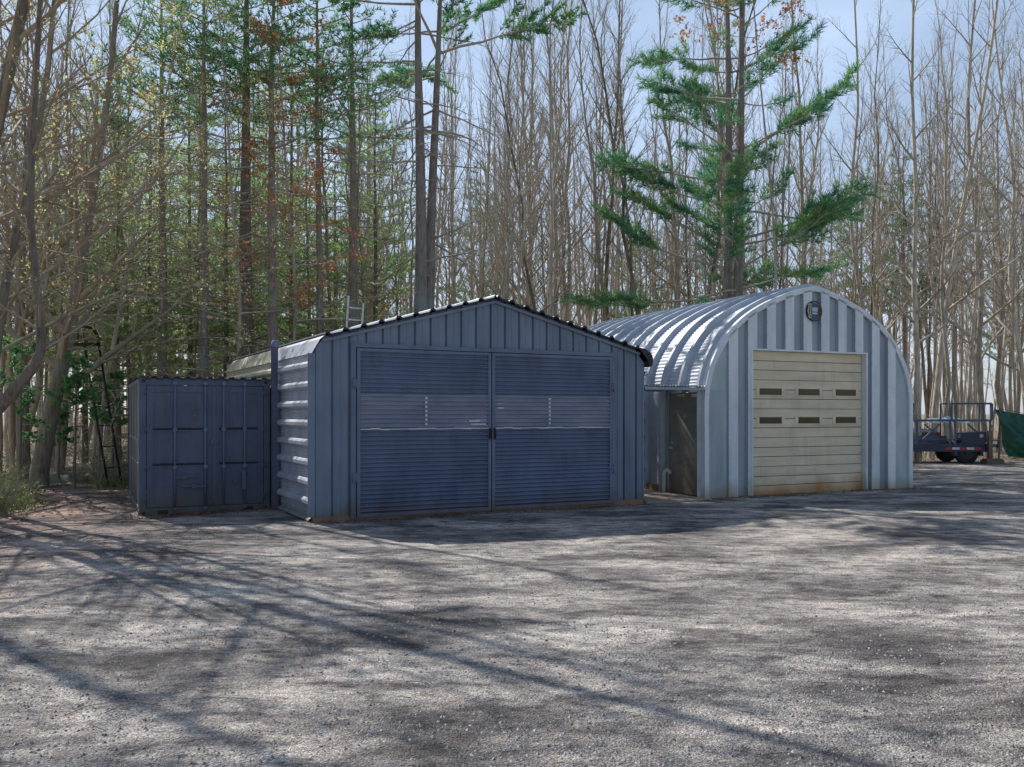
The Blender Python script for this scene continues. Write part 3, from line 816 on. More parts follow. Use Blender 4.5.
# plastic sheeting heap on the deck
rng = random.Random(2); g = MB(); nx, ny = 40, 8; vs = []
for j in range(ny):
    for i in range(nx):
        x = X(938)+(X(982)-X(938))*i/(nx-1); e = math.sin(math.pi*i/(nx-1))**.4*math.sin(math.pi*j/(ny-1))**.4
        vs.append((x, .9+j*.12, Z(423)+ e*(.20+.12*noise.noise(Vector((x*3,j,0))))))
g.add(vs, [(j*nx+i,j*nx+i+1,(j+1)*nx+i+1,(j+1)*nx+i) for j in range(ny-1) for i in range(nx-1)], 0, False)
o = g.build('plastic_sheeting', M['plastic']); o.location = (17.2,32.4,.03); o.rotation_euler = (0,0,R(-4))
tag(o, 'crumpled pale plastic sheeting lying on top of the trailer load', 'sheeting')
# lumber on deck supporting the sheeting
rng = random.Random(12)
for i in range(5):
    g = MB(); y = .35+i*.28; z = Z(441)+rng.uniform(0,.12)
    a, b = X(872+rng.uniform(0,20)), X(957+rng.uniform(-16,0))
    g.box(a,b,y,y+.2,Z(447.6)+.01,z+.12+i*.07)
    o = g.build('load_board', [M['rail'],M['trail'],M['wood'],M['plastic'],M['trail']][i]); o.location = (17.2,32.4,.03); o.rotation_euler = (0,0,R(-4))
    tag(o, ('blue grey','dark blue','brown','pale','tallest dark')[i]+' long bundle lying on the trailer deck behind the rail', 'bundle')
# tarp
g = MB(); nx, nz = 90, 44; vs = []
for j in range(nz):
    for i in range(nx):
        u = i/(nx-1); v = j/(nz-1)
        x = 19.68+u*3.6+.45*(1-v)*(1-u)*1.0; top = 2.08-.42*math.sin(math.pi*min(1,u*.9))*.55-.10*u; bot = .12+.05*noise.noise(Vector((u*8,0,0)))
        z = bot+(top-bot)*v
        y = 35.6+.10*math.sin(u*14+v*6)*(.3+.7*v*(1-v)*2)+.13*noise.noise(Vector((u*4,v*3,1)))+.05*noise.noise(Vector((u*14,v*9-u*6,4)))+.06*abs(math.sin((u*1.6+v)*8))+.10*math.sin((u+v*.7)*9)-.5*(1-v)*.4
        vs.append((x,y,z))
g.add(vs, [(j*nx+i,j*nx+i+1,(j+1)*nx+i+1,(j+1)*nx+i) for j in range(nz-1) for i in range(nx-1)], 0, True)
T = g.build('tarpaulin', M['tarp'])
tag(T, 'dark green tarpaulin hung up beside the trailer at the right edge', 'tarp')
g = MB(); g.tube([(19.9,35.72,0),(19.93,35.7,2.12)], .04, 8); g.tube([(19.93,35.7,2.08),(20.9,35.72,1.9),(22,35.72,1.8),(23.4,35.7,1.97)], .012, 5); g.tube([(23.4,35.7,0),(23.4,35.7,2.0)], .04, 8)
tag(g.build('rope_support', M['wood']), 'thin poles and rope that hold up the green tarpaulin', 'support')

# deer stand at the left
DS = thing('ladder_stand', 'tall black metal hunting ladder stand leaning on a tree left of the container', 'hunting stand', (-10.15,22.4,0))
def w3(px, py, D): p = wp(px, D, py); return (p.x+10.15, p.y-22.4, p.z)
g = MB()
g.tube([w3(108.5,488,22.0), w3(90,380,22.9), w3(82,329,23.3)], .03, 6); g.tube([w3(122,486,22.2), w3(106,390,23.0), w3(97,333,23.4)], .03, 6)
for t in (.12,.25,.38,.50,.62,.74):
    a = Vector(w3(108.5,488,22.0)).lerp(Vector(w3(82,329,23.3)), t); b = Vector(w3(122,486,22.2)).lerp(Vector(w3(97,333,23.4)), t)
    g.tube([a+Vector((.02,0,0)),b], .016, 5)
g.build('ladder_rails', M['black'], DS)
g = MB()
g.bar(w3(66,345,23.3), w3(98,344,23.3), .5, .05)
g.build('seat', M['black'], DS)
g = MB(); g.tube([w3(61,331,23.6),w3(67,327,23.4),w3(75,325,23.2),w3(88,327,23.1),w3(94,330,23.1),w3(98,336,23.2),w3(99,344,23.3)], .045, 7)
g.tube([w3(78,327,23.2),w3(78,344,23.3)], .02, 5); g.build('shooting_rail', M['black'], DS)

# ------------------------------------------------------------------ trees
def rvec(rng): 
    return Vector((rng.gauss(0,1), rng.gauss(0,1), rng.gauss(0,1))).normalized()
def growb(mb, p, d, Ln, r, depth, rng, cfg, tips=None):
    ns = 5 if depth == 1 else (3 if depth == 2 else 2)
    pts = [p.copy()]; rad = [r]; dd = d.copy(); step = Ln/ns
    for i in range(ns):
        dd = (dd + rvec(rng)*cfg['wob'] + Vector((0,0,cfg['up']))).normalized()
        pts.append(pts[-1]+dd*step); rad.append(max(.0022, r*(1-.80*(i+1)/ns)))
    sides = 5 if depth == 1 else 3
    mb.tube(pts, rad, sides, 0, False, depth < 2)
    if depth >= cfg['maxd']:
        if tips is not None: tips.append((pts[-1], dd)); tips.append((pts[1], dd))
        return
    nch = cfg['n'][depth]; nch = max(2, int(nch*rng.uniform(.75,1.25)))
    for c in range(nch):
        t = (c+rng.random())/nch*.85+.15
        f = t*ns; i = min(int(f), ns-1); q = pts[i].lerp(pts[i+1], f-i)
        ax = (pts[i+1]-pts[i]).normalized(); o = rvec(rng); o = (o-ax*o.dot(ax)).normalized()
        nd = (ax*cfg['fwd']+o*cfg['side']+Vector((0,0,cfg.get('cup',0)))).normalized()
        growb(mb, q, nd, Ln*cfg['lr']*rng.uniform(.6,1.15)*(1-.35*t), max(.0035, r*.5*(1-.5*t)), depth+1, rng, cfg, tips)
def trunk_path(h, rng, lean=(0,0), wob=.12, n=12):
    pts = []; ox = oy = 0
    for i in range(n+1):
        t = i/n
        if i: ox += rng.gauss(0,wob)*h/n*.35; oy += rng.gauss(0,wob)*h/n*.35
        pts.append(Vector((lean[0]*t*h+ox, lean[1]*t*h+oy, t*h-.15 if i == 0 else t*h)))
    return pts
def path_at(pts, t):
    f = t*(len(pts)-1); i = min(int(f), len(pts)-2); return pts[i].lerp(pts[i+1], f-i), (pts[i+1]-pts[i]).normalized()
def trunk_mesh(mb, pts, r, flare=1.35, top=.12, n=9):
    k = len(pts); rad = [r*(1-(1-top)*(i/(k-1))**.9) for i in range(k)]; 
    P2 = [pts[0], pts[0].lerp(pts[1], .25)]+pts[1:]; R2 = [r*flare, r*1.02]+rad[1:]
    mb.tube(P2, R2, n, 0, True, True)
    return rad
def make_tree(path, r, rng, cfg, mt, mc, ml=None, leaf=(.03,2), top=.12, nm='crown'):
    """returns (trunk MB, crown MB, leaf MB)"""
    T_ = MB(); trunk_mesh(T_, path, r, top=top)
    B_ = MB(); tips = []
    nb = cfg['nb']; h = path[-1].z-path[0].z
    for k in range(nb):
        t = cfg['f0']+(1-cfg['f0'])*((k+rng.random())/nb); t = min(t, .985)
        p, ax = path_at(path, t); a = k*2.4+rng.random()
        tt = (t-cfg['f0'])/(1-cfg['f0'])
        up = cfg['rise'][0]+(cfg['rise'][1]-cfg['rise'][0])*tt
        d = Vector((math.cos(a), math.sin(a), math.tan(up))).normalized()
        Ln = cfg['bl']*(1-.72*tt)*rng.uniform(.6,1.15)
        growb(B_, p, d, Ln, max(.006, min(r*(1-.85*t)*.55, cfg['br'])), 1, rng, cfg, tips)
    growb(B_, path[-1], (path[-1]-path[-2]).normalized(), cfg['bl']*.35, r*top, 1, rng, cfg, tips)
    Lf = None
    if ml is not None:
        Lf = MB()
        for p, d in tips:
            for q in range(leaf[1]):
                if rng.random() > leaf[2]: continue
                c = p-d*rng.random()*.3+rvec(rng)*.03; s = leaf[0]*rng.uniform(.6,1.3); u = rvec(rng)*s; v = rvec(rng)*s*.7
                Lf.add([tuple(c), tuple(c+u), tuple(c+u+v), tuple(c+v)], [(0,1,2,3)])
    return T_, B_, Lf
HW = dict(wob=.10, up=.05, n=[0,6,4,3], maxd=3, fwd=.8, side=.75, lr=.5, nb=26, f0=.34, rise=(R(28),R(62)), bl=3.0, br=.045)
def put(name, label, cat, Ts, loc, rz=0, group=None, mats=None, sub='crown'):
    T_, B_, Lf = Ts
    root = thing(name, label, cat, loc, rz, group)
    T_.build('trunk', mats[0], root)
    c = B_.build(sub, mats[1], root)
    if Lf is not None and Lf.f: Lf.build('leaves' if mats[2] in (M['bud'],M['brownleaf']) else 'foliage', mats[2], root)
    return root

occupied = []
def free(x, y, d=.7):
    return all((x-a)**2+(y-b)**2 > d*d for a, b in occupied)

# --- pine: whorled boughs, dead below, needle tufts above
def tuft(mb, p, d, rng, s=.15, n=7, w=.012):
    for k in range(n):
        e = (d*.9+rvec(rng)*.75).normalized()
        u = e.cross(rvec(rng)).normalized()*w; q = p+e*s*rng.uniform(.7,1.15)
        mb.add([tuple(p-u*.5), tuple(p+u*.5), tuple(q+u*.35), tuple(q-u*.35)], [(0,1,2,3)])
def pine(h, r, rng, live=.35, first=.12, bl=3.6, path=None, dens=1.0, droop=0, dead=1.0, tw=.024, s=.18, whorl=.62, lean=(0,0), inner=.22):
    path = path or trunk_path(h, rng, lean, .04, 12)
    T_ = MB(); trunk_mesh(T_, path, r, top=.15)
    B_ = MB(); N_ = MB()
    z = first*h
    while z < h*.985:
        t = z/h; nb = rng.choice((3,4,5)) if inner < .4 else rng.choice((2,3,4)); a0 = rng.random()*6.28
        for k in range(nb):
            a = a0+k*6.283/nb+rng.uniform(-.35,.35)
            p, ax = path_at(path, min(.99, t+rng.uniform(-.008,.008)))
            islive = t > live-.1*rng.random()
            Ln = bl*(1-.75*max(0,(t-live)/(1-live)))*(rng.uniform(.6,1.15) if inner < .4 else rng.uniform(.35,1.2)) if islive else bl*rng.uniform(.25,.75)
            if not islive and rng.random() > dead: continue
            el = R(rng.uniform(0,22) if inner < .4 else rng.uniform(-12,34)) if islive else R(rng.uniform(-22,8)); el -= droop
            d = Vector((math.cos(a)*math.cos(el), math.sin(a)*math.cos(el), math.sin(el)))
            ns = 6; pts = [p.copy()]; dd = d.copy()
            for i in range(ns):
                dd = (dd+rvec(rng)*(.09 if inner < .4 else .17)+Vector((0,0,.05 if islive else -.03))).normalized(); pts.append(pts[-1]+dd*Ln/ns)
            rb = .014+.009*Ln
            B_.tube(pts, [rb*(1-.85*i/ns) for i in range(ns+1)], 4, 0, False, True)
            nsb = int(Ln*((5.0 if inner < .4 else 6) if islive else 3.2))
            for c in range(nsb):
                f0_ = inner if islive else .22; f = (f0_+(1-f0_)*(c+rng.random())/nsb)*ns; i = min(int(f), ns-1); q = pts[i].lerp(pts[i+1], f-i)
                axd = (pts[i+1]-pts[i]).normalized(); sd = axd.cross(Vector((0,0,1))).normalized()*(1 if c%2 else -1)
                nd = (axd*.75+sd*.75+Vector((0,0,rng.uniform(-.1,.3)))+rvec(rng)*.2).normalized()
                sl = Ln*.36*rng.uniform(.5,1.2)*(1.15-.6*f/ns)
                e = q+nd*sl; m_ = q+nd*sl*.5+rvec(rng)*.05
                B_.tube([q,m_,e], [.009,.006,.003], 3, 0, False, False)
                if islive:
                    nt_ = max(2, int(sl/.105*dens))
                    for w in range(nt_):
                        tt = .2+.8*(w+.5)/nt_; tp = q+(e-q)*tt+rvec(rng)*.05
                        tuft(N_, tp, (nd+Vector((0,0,.25))).normalized(), rng, s, 7 if inner < .4 else 10, tw)
                else:
                    for w in range(2):
                        tp = q+(e-q)*rng.uniform(.2,.9); ee = tp+(nd+rvec(rng)*.9).normalized()*sl*.45
                        B_.tube([tp,ee], [.004,.002], 3, 0, False, False)
        z += whorl*rng.uniform(.7,1.3)
    return T_, B_, N_

pmats = [M['bark_pine'], M['twig'], M['needle']]
pmd = [M['bark_pine'], M['twig'], M['needle_d']]
# twin pine behind the garage (415 / 440)
def special(name, label, cat, Ts, px, D, rz, mats):
    p = wp(px, D); occupied.append((p.x,p.y))
    return put(name, label, cat, Ts, (p.x,p.y,0), rz, None, mats)
def path_px(px0, D, ptsx, Dlist=None):
    """trunk path through pixel columns at pixel rows, at distance D, relative to its base"""
    b = wp(px0, D); out = [Vector((0,0,-.15))]
    for i, (px, py) in enumerate(ptsx):
        d = D if Dlist is None else Dlist[i]
        q = wp(px, d, py); out.append(Vector((q.x-b.x, q.y-b.y, q.z)))
    # resample
    res = catm3(out, 14); return res
def catm3(P, n):
    out = []
    m = len(P)-1
    for k in range(n+1):
        f = k/n*m; i = min(int(f), m-1); t = f-i
        p0, p1, p2, p3 = P[max(i-1,0)], P[i], P[i+1], P[min(i+2,m)]
        out.append(.5*((2*p1)+(p2-p0)*t+(2*p0-5*p1+4*p2-p3)*t*t+(3*p1-p0-3*p2+p3)*t**3))
    return out
rg = random.Random(11)
special('pine_tree', 'thick grey pine trunk right behind the garage roof, left stem of the pair', 'pine tree',
    pine(18, .27, rg, live=.84, first=.3, bl=4.2, path=path_px(421,27,[(420,330),(421,250),(420,150),(418,60),(418,-20),(419,-90)]), dead=.5, inner=.4), 421, 27, 0, pmats)
special('pine_tree', 'tall grey pine trunk right behind the garage roof, right stem of the pair', 'pine tree',
    pine(18, .24, rg, live=.70, first=.35, bl=4.6, path=path_px(427,27.6,[(428,330),(430,250),(433,170),(437,80),(440,0),(443,-100)]), dead=.5, inner=.4, whorl=.9), 427, 27.6, 0, pmats)
special('pine_tree', 'brown pine with bushy green shoots low on its trunk behind the ladder', 'pine tree',
    pine(16.5, .24, rg, live=.66, first=.12, bl=2.8, dead=1, dens=.5), 351, 28.5, 0, pmd)
special('pine_tree', 'narrow reddish pine trunk above the left slope of the garage roof', 'pine tree',
    pine(16, .17, rg, live=.72, first=.15, bl=2.6, dead=1, dens=.5), 319, 27.5, 0, pmd)
special('pine_tree', 'dark pine trunk rising just behind the steel post', 'pine tree',
    pine(16, .21, rg, live=.7, first=.1, bl=3.0, dead=1, dens=.6), 272, 26.5, 0, pmats)
special('pine_tree', 'thick tan pine trunk above the cream siding of the garage', 'pine tree',
    pine(16.5, .30, rg, live=.72, first=.1, bl=3.0, dead=1, dens=.5), 247, 26.8, 0, pmd)
special('pine_tree', 'dark pine behind the left part of the container', 'pine tree',
    pine(15.5, .2, rg, live=.7, first=.08, bl=3.0, dead=1, dens=.6), 163, 27.8, 0, pmd)
special('pine_tree', 'pine behind the middle of the container roof', 'pine tree',
    pine(15.5, .19, rg, live=.72, first=.08, bl=3.0, dead=1, dens=.6), 205, 26.5, 0, pmd)
# right-hand twin white pine with blue-green boughs
special('pine_tree', 'big white pine with blue green boughs behind the hut, left stem', 'pine tree',
    pine(18, .20, rg, live=.24, first=.18, bl=4.7, inner=.45, path=path_px(727,30.5,[(727,330),(728,250),(729,120),(727,0),(726,-60),(725,-110)]), dens=1.05, whorl=1.0, tw=.016, s=.24, dead=.6), 727, 30.5, 0, pmats)
special('pine_tree', 'big white pine with blue green boughs behind the hut, right stem', 'pine tree',
    pine(18, .21, rg, live=.30, first=.2, bl=4.7, inner=.45, path=path_px(738,30.0,[(738,330),(739,250),(741,120),(742,0),(743,-60),(744,-120)]), dens=1.05, whorl=1.0, tw=.016, s=.24, dead=.6), 738, 30.0, 0, pmats)

# hemlock-like trees, left centre, pale green and full of fine twigs
hem = []
for v in range(3):
    rg = random.Random(50+v)
    hem.append(pine(11.5+v*1.3, .13, rg, live=.3, first=.06, bl=2.9, dens=.7, droop=R(6), whorl=.5, tw=.022, s=.13, dead=1))
hspots = [(118,27.5),(150,30),(190,31),(225,30),(290,31),(85,29),(310,34),(135,33.5),(255,33),(55,30.5),(215,36),(170,36),(335,33),(375,32)]
first = {}
for i, (px, D) in enumerate(hspots):
    p = wp(px, D); occupied.append((p.x,p.y)); v = i % 3
    lab = 'slim conifer with sparse pale green sprays in the wood above the container'; grp = 'pale conifers above the container'
    if v not in first:
        r = put('hemlock_tree', lab, 'conifer', hem[v], (p.x,p.y,0), i*1.3, grp, [M['bark_dark'], M['twig_pale'], M['needle_l']]); first[v] = r
    else:
        r = copy_tree(first[v]); r.location = (p.x,p.y,0); r.rotation_euler = (0,0,i*1.3); s = .85+.07*(i%5); r.scale = (s,s,s)
# distant pines filling the background with green
dp = None
rg = random.Random(77)
for i, (px, D) in enumerate([(640,52),(905,46),(830,62),(480,58),(370,46),(975,64),(690,56),(300,45),(200,44),(110,46),(40,50),(860,70),(1010,66)]):
    p = wp(px, D); occupied.append((p.x,p.y))
    lab = 'dark green pine standing deep in the bare wood'; grp = 'pines deep in the wood'
    if dp is None: dp = r = put('pine_tree', lab, 'pine tree', pine(18,.18,rg,live=.45,first=.2,bl=3.2,dens=.7,whorl=.7,tw=.03,s=.2,dead=.6), (p.x,p.y,0), 0, grp, pmd)
    else:
        r = copy_tree(dp); r.location = (p.x,p.y,0); r.rotation_euler = (0,0,i*2.1)
    s = .8+.08*(i%6); r.scale = (s,s,s)

# big leaning tree at the left edge of the yard and its neighbours
def hw(**k): d = dict(HW); d.update(k); return d
bm = [M['bark_dark'], M['twig_red'], M['bud']]
def special2(label, px, D, pts, r, rng, cfg, mats=bm, leaf=(.03,2,.5), Dl=None, name='maple_tree', cat='tree', top=.14):
    T3 = make_tree(path_px(px, D, pts, Dl), r, rng, cfg, None, None, True if len(mats) > 2 else None, leaf, top=top)
    return special(name, label, cat, T3, px, D, 0, mats)
rg = random.Random(21)
special2('large dark tree trunk leaning right at the left edge of the yard', 40, 22.3, [(40,470),(54,400),(70,330),(85,240),(98,160),(112,60),(132,-190)], .27, rg, hw(nb=24,f0=.3,bl=5.0,br=.11,n=[0,7,4,3]))
special2('straight grey trunk behind the leaning tree at far left', 24, 24.5, [(24,470),(22,380),(20,300),(24,200),(33,100),(40,0),(52,-190)], .22, rg, hw(nb=24,f0=.3,bl=4.6,br=.08,n=[0,8,5,3]))
special2('crooked mossy pale tree leaning in from the left edge', -60, 14.2, [(-40,470),(-5,412),(30,372),(42,345),(37,290),(30,200),(36,90),(42,-40),(50,-140)], .13, rg, hw(nb=20,f0=.42,bl=2.8,br=.024,n=[0,7,5,3]), [M['bark_dark'],M['twig_red'],M['bud']], (.022,2,.8))
special2('slender tree with long arching budding limbs at the upper left', -20, 17.5, [(-18,470),(-8,380),(6,280),(28,180),(48,70),(60,-60),(84,-230)], .15, rg, hw(nb=26,f0=.3,bl=6.0,br=.04,rise=(R(28),R(58)),n=[0,9,5,3],up=.02), bm, (.045,4,.9))
special2('thin trunk curving up left of the hunting stand', 60, 25.5, [(60,480),(66,400),(60,300),(72,200),(66,90),(72,-50)], .13, rg, hw(nb=22,f0=.3,bl=3.4,n=[0,7,5,3]))
special2('budding tree whose fine twigs spread over the container', 96, 24.8, [(97,480),(104,400),(122,300),(140,200),(165,100),(190,-20)], .10, rg, hw(nb=28,f0=.28,bl=4.6,br=.05,rise=(R(5),R(35)),n=[0,9,5,3],up=.0), [M['bark'],M['twig_pale'],M['bud']], (.04,4,.95))
special2('budding tree leaning over the gap behind the container', 232, 25.0, [(232,480),(236,400),(240,300),(232,200),(226,100),(215,-30)], .085, rg, hw(nb=28,f0=.35,bl=4.2,br=.045,rise=(R(0),R(35)),n=[0,9,5,3],up=.0), [M['bark'],M['twig_pale'],M['bud']], (.04,4,.95))
special2('young oak holding brown leaves above the steel post', 292, 25.8, [(292,480),(290,400),(296,300),(288,200),(282,100),(276,-20)], .09, rg, hw(nb=26,f0=.45,bl=3.2,br=.04,rise=(R(0),R(30)),n=[0,8,5,4],up=.0), [M['bark'],M['twig'],M['brownleaf']], (.065,4,.8), name='oak_tree')
special2('oak with tufts of brown leaves above the white pine', 760, 27.9, [(762,470),(770,380),(776,280),(770,180),(760,80),(752,-20),(745,-160)], .07, rg, hw(nb=16,f0=.75,bl=3.0,br=.04,rise=(R(0),R(30)),n=[0,8,5,4],up=.0), [M['bark'],M['twig'],M['brownleaf']], (.08,3,.7), name='oak_tree')
# leaning/branching hardwoods at right
special2('forked pale tree leaning right above the trailer', 930, 36.5, [(932,440),(940,360),(950,280),(966,190),(985,90),(1000,-20),(1012,-120)], .17, rg, hw(nb=22,f0=.3,bl=5.0,br=.08,n=[0,8,5,3]), [M['bark'],M['twig']])
special2('bare tree with strong spreading limbs beside the tarpaulin', 990, 37.5, [(985,440),(978,360),(982,280),(972,190),(968,100),(975,0),(985,-120)], .17, rg, hw(nb=20,f0=.25,bl=6.0,br=.09,n=[0,8,5,3],rise=(R(35),R(60))), [M['bark'],M['twig']])
special2('bare tree curving left behind the hut roof', 880, 36.0, [(880,440),(872,360),(858,280),(850,200),(858,110),(855,10),(850,-90)], .14, rg, hw(nb=20,f0=.3,bl=4.4,br=.07,n=[0,8,5,3]), [M['bark'],M['twig']])
special2('pale straight bare tree close to the right side of the hut', 918, 33.2, [(918,450),(917,360),(914,280),(916,190),(912,90),(914,-20),(915,-130)], .16, rg, hw(nb=22,f0=.3,bl=3.6,br=.06,n=[0,8,5,3]), [M['bark'],M['twig']])
special2('bare tree leaning left at the right edge of the wood', 1040, 38.0, [(1035,440),(1020,360),(1010,270),(1014,180),(1000,80),(990,-20)], .17, rg, hw(nb=20,f0=.25,bl=5.4,br=.08,n=[0,8,5,3]), [M['bark'],M['twig']])

# shadow-casting trees just outside the left of the picture
offs = []
for i, (x, y, ln_, r_) in enumerate([(-10.4,15.9,.13,.17),(-12.6,18.2,.16,.15),(-16.8,23.5,.05,.16),(-11.6,13.2,.10,.13),(-15.5,17.0,.22,.18)]):
    rg = random.Random(90+i)
    T3 = make_tree(trunk_path(16+rg.random()*2, rg, (ln_,0), .14), r_, rg, hw(nb=17,f0=.28,bl=5.6,br=.12,n=[0,7,4,2],rise=(R(20),R(60))), None, None, None, top=.3)
    put('maple_tree', ('bare tree just beyond the left edge by the shrubs','bare tree left of the leaning tree','rearmost bare tree beyond the left edge','nearest bare tree beyond the left edge','strongly leaning bare tree beyond the left edge')[i], 'tree', T3, (x,y,0), 0, None, [M['bark_dark'],M['twig_red']])
    occupied.append((x,y))

# bare hardwood wood
protos = []
for v in range(14):
    rg = random.Random(300+v)
    h = rg.uniform(17,21); ln = (rg.gauss(0,.085), rg.gauss(0,.05))
    c = hw(nb=int(rg.uniform(26,38)), f0=rg.uniform(.2,.5), bl=rg.uniform(2.0,4.2), n=[0,7,3,2], rise=(R(rg.uniform(30,55)),R(72)), wob=.10, fwd=1.0, side=.62)
    protos.append((make_tree(trunk_path(h, rg, ln, rg.uniform(.1,.28)), rg.uniform(.065,.13), rg, c, None, None, None), h))
def region(x, y):
    px = 512+F*x/y
    if px < 130: return ('bare hardwood trunk in the wood left of the container', 'bare trees left of the container')
    if px < 330: return ('bare hardwood trunk in the wood behind the container', 'bare trees behind the container')
    if px < 600: return ('slender bare tree in the wood behind the garage roof', 'bare trees behind the garage')
    if px < 840: return ('slender bare tree in the wood behind the arched hut', 'bare trees behind the hut')
    return ('bare grey tree in the wood behind the trailer', 'bare trees behind the trailer')
rg = random.Random(8); protoobj = {}; cnt = 0; tries = 0
def back_edge(px):
    return interp([(-200,23.5),(90,24.5),(130,25.5),(240,26),(330,27.5),(560,28),(600,30),(830,32.5),(900,34.5),(1024,36),(1200,36.5)], px)
def place(x, y):
    global cnt
    v = rg.randrange(14); lab, grp = region(x, y); s = rg.uniform(.9,1.2)*(.78 if 512+F*x/y < 420 and y < 40 else 1)
    if v not in protoobj:
        r = put('hardwood_tree', lab, 'tree', protos[v][0], (x,y,0), 0, grp, [M['bark'] if v%4 else M['bark_dark'], M['twig'] if v%4 else M['twig_red']]); protoobj[v] = r
    else: r = copy_tree(protoobj[v]); r['label'] = lab; r['group'] = grp
    r.location = (x,y,-.03); r.rotation_euler = (0,0,rg.random()*6.28); f = rg.uniform(.55,1.15)*(1.3 if rg.random()<.12 else 1); r.scale = (s*f,s*f,s)
    occupied.append((x,y)); cnt += 1
while cnt < 262 and tries < 6000:
    tries += 1
    px = rg.uniform(-30, 1055); e = back_edge(px)
    D = e+ (62-e)*rg.random()**1.35
    p = wp(px, D)
    # thin out the far left centre, where conifers stand
    if 110 < px < 330 and rg.random() < .3: continue
    if free(p.x, p.y, .62): place(p.x, p.y)

# far-off wood: one mass
rg = random.Random(5); g = MB()
for i in range(330):
    px = rg.uniform(-40,1064); D = 60+75*rg.random(); p = wp(px, D); h = rg.uniform(16,27)
    ln = rg.gauss(0,.06)
    pts = [Vector((p.x+ln*h*t, p.y, h*t)) + Vector((rg.gauss(0,.12)*(t>0),0,0)) for t in (0,.25,.5,.75,1)]
    r = rg.uniform(.08,.17)
    g.tube(pts, [r,r*.85,r*.65,r*.4,r*.1], 4, 0, False)
    for k in range(22):
        t = .2+.78*rg.random(); q, ax = path_at(pts, t); a = rg.random()*6.28
        d = Vector((math.cos(a), math.sin(a), rg.uniform(.6,1.8))).normalized(); l = rg.uniform(1,3.4)*(1.1-t*.7)
        e = q+d*l; g.tube([q, q+d*l*.5+rvec(rg)*.12, e], [.03,.022,.01], 3, 1, False, False)
        for w in range(4):
            s_ = q+d*l*rg.uniform(.3,1); g.tube([s_, s_+(d+rvec(rg)*.7).normalized()*l*.4], [.014,.008], 3, 1, False, False)
M['far'] = mat('far_trunks', (.55,.48,.40), (.38,.33,.28), .9, 0, .3)
M['fart'] = mat('far_twigs', (.50,.44,.43), (.36,.32,.32), .9, 0, .3)
tag(g.build('distant_wood', [M['far'], M['fart']]), 'far off bare wood seen as one mass between the trunks', 'wood', kind='stuff')

# undergrowth: brush stems over the forest floor
rg = random.Random(6); g = MB(); lf = MB()
def brushy(x, y, h, n, spread=.5, leaf=0):
    for k in range(n):
        a = rg.random()*6.28; d = Vector((math.cos(a)*spread, math.sin(a)*spread, 1)).normalized(); l = h*rg.uniform(.5,1.2)
        p = Vector((x+rg.gauss(0,.15), y+rg.gauss(0,.15), fz(x,y)-.03)); m_ = p+d*l*.5+rvec(rg)*.08*l; e = m_+(d+rvec(rg)*.35).normalized()*l*.5
        g.tube([p,m_,e], [.008,.006,.002], 3, 0, False, False)
        for w in range(5):
            s_ = p.lerp(e, rg.uniform(.25,.95)); ee = s_+(d+rvec(rg)*.8).normalized()*l*.3; g.tube([s_,ee], [.004,.0018], 3, 0, False, False)
            if leaf and rg.random() < leaf:
                u = rvec(rg)*.045; v_ = rvec(rg)*.035; lf.add([tuple(ee),tuple(ee+u),tuple(ee+u+v_),tuple(ee+v_)], [(0,1,2,3)])
for i in range(1500):
    px = rg.uniform(-60,1084); e = back_edge(px)-.3; D = e+34*rg.random()**1.4; p = wp(px, D)
    if near_yard(p.x,p.y): continue
    if px < 140 and D < 27 and rg.random() < .35: continue
    brushy(p.x, p.y, rg.uniform(.4,1.9)*(.6+.4*rg.random()), rg.choice((2,3,5)), .5, .25)
BR = g.build('undergrowth', M['brush']); tag(BR, 'tangled pale brush covering the forest floor between the trunks', 'undergrowth', kind='stuff')
lo_ = lf.build('undergrowth_leaves', M['weed'], BR); lo_['kind'] = 'stuff'
# weeds at the left edge of the gravel
g = MB(); lf = MB(); rg = random.Random(16)
spots = [(rg.uniform(-40,62), rg.uniform(14.0,21.5)) for _ in range(170)]+[(rg.uniform(100,134), rg.uniform(21.5,24)) for _ in range(16)]
for px, D in spots:
    p = wp(px, D)
    if p.x > xl(D)-.15 and px < 70: continue
    brushy(p.x, p.y, rg.uniform(.25,.9), 6, .6, .9)
    for k in range(26):
        b0 = p+Vector((rg.gauss(0,.22), rg.gauss(0,.22), 0)); t = b0+Vector((rg.gauss(0,.12), rg.gauss(0,.12), rg.uniform(.12,.4))); u = Vector((rg.uniform(-1,1),rg.uniform(-1,1),0))*.012
        lf.add([tuple(b0-u),tuple(b0+u),tuple(t)], [(0,1,2)])
WE = g.build('weeds', M['brush']); tag(WE, 'straggly weeds and grass along the left edge of the gravel', 'weeds', kind='stuff')
x_ = lf.build('blades', M['weed'], WE); x_['kind'] = 'stuff'
g = MB(); rg = random.Random(31)
for i in range(170):
    D = rg.uniform(5,16); x = rg.uniform(-.6,.6)*D
    if D > 11.5 and x > -4.6: continue
    a = rg.random()*6.28; l = rg.uniform(.05,.28); p = Vector((x,D,.05+gz(x,D))); d = Vector((math.cos(a),math.sin(a),0))
    q = p+d*l+Vector((0,0,.01)); m_ = p.lerp(q,.5)+Vector((-d.y,d.x,0))*l*.12+Vector((0,0,.006)); g.tube([p,m_,q], [.0035,.003,.0015], 4, 0, False)
tag(g.build('fallen_twigs', M['bark_dark']), 'small fallen twigs lying about on the gravel yard', 'twigs', kind='stuff')
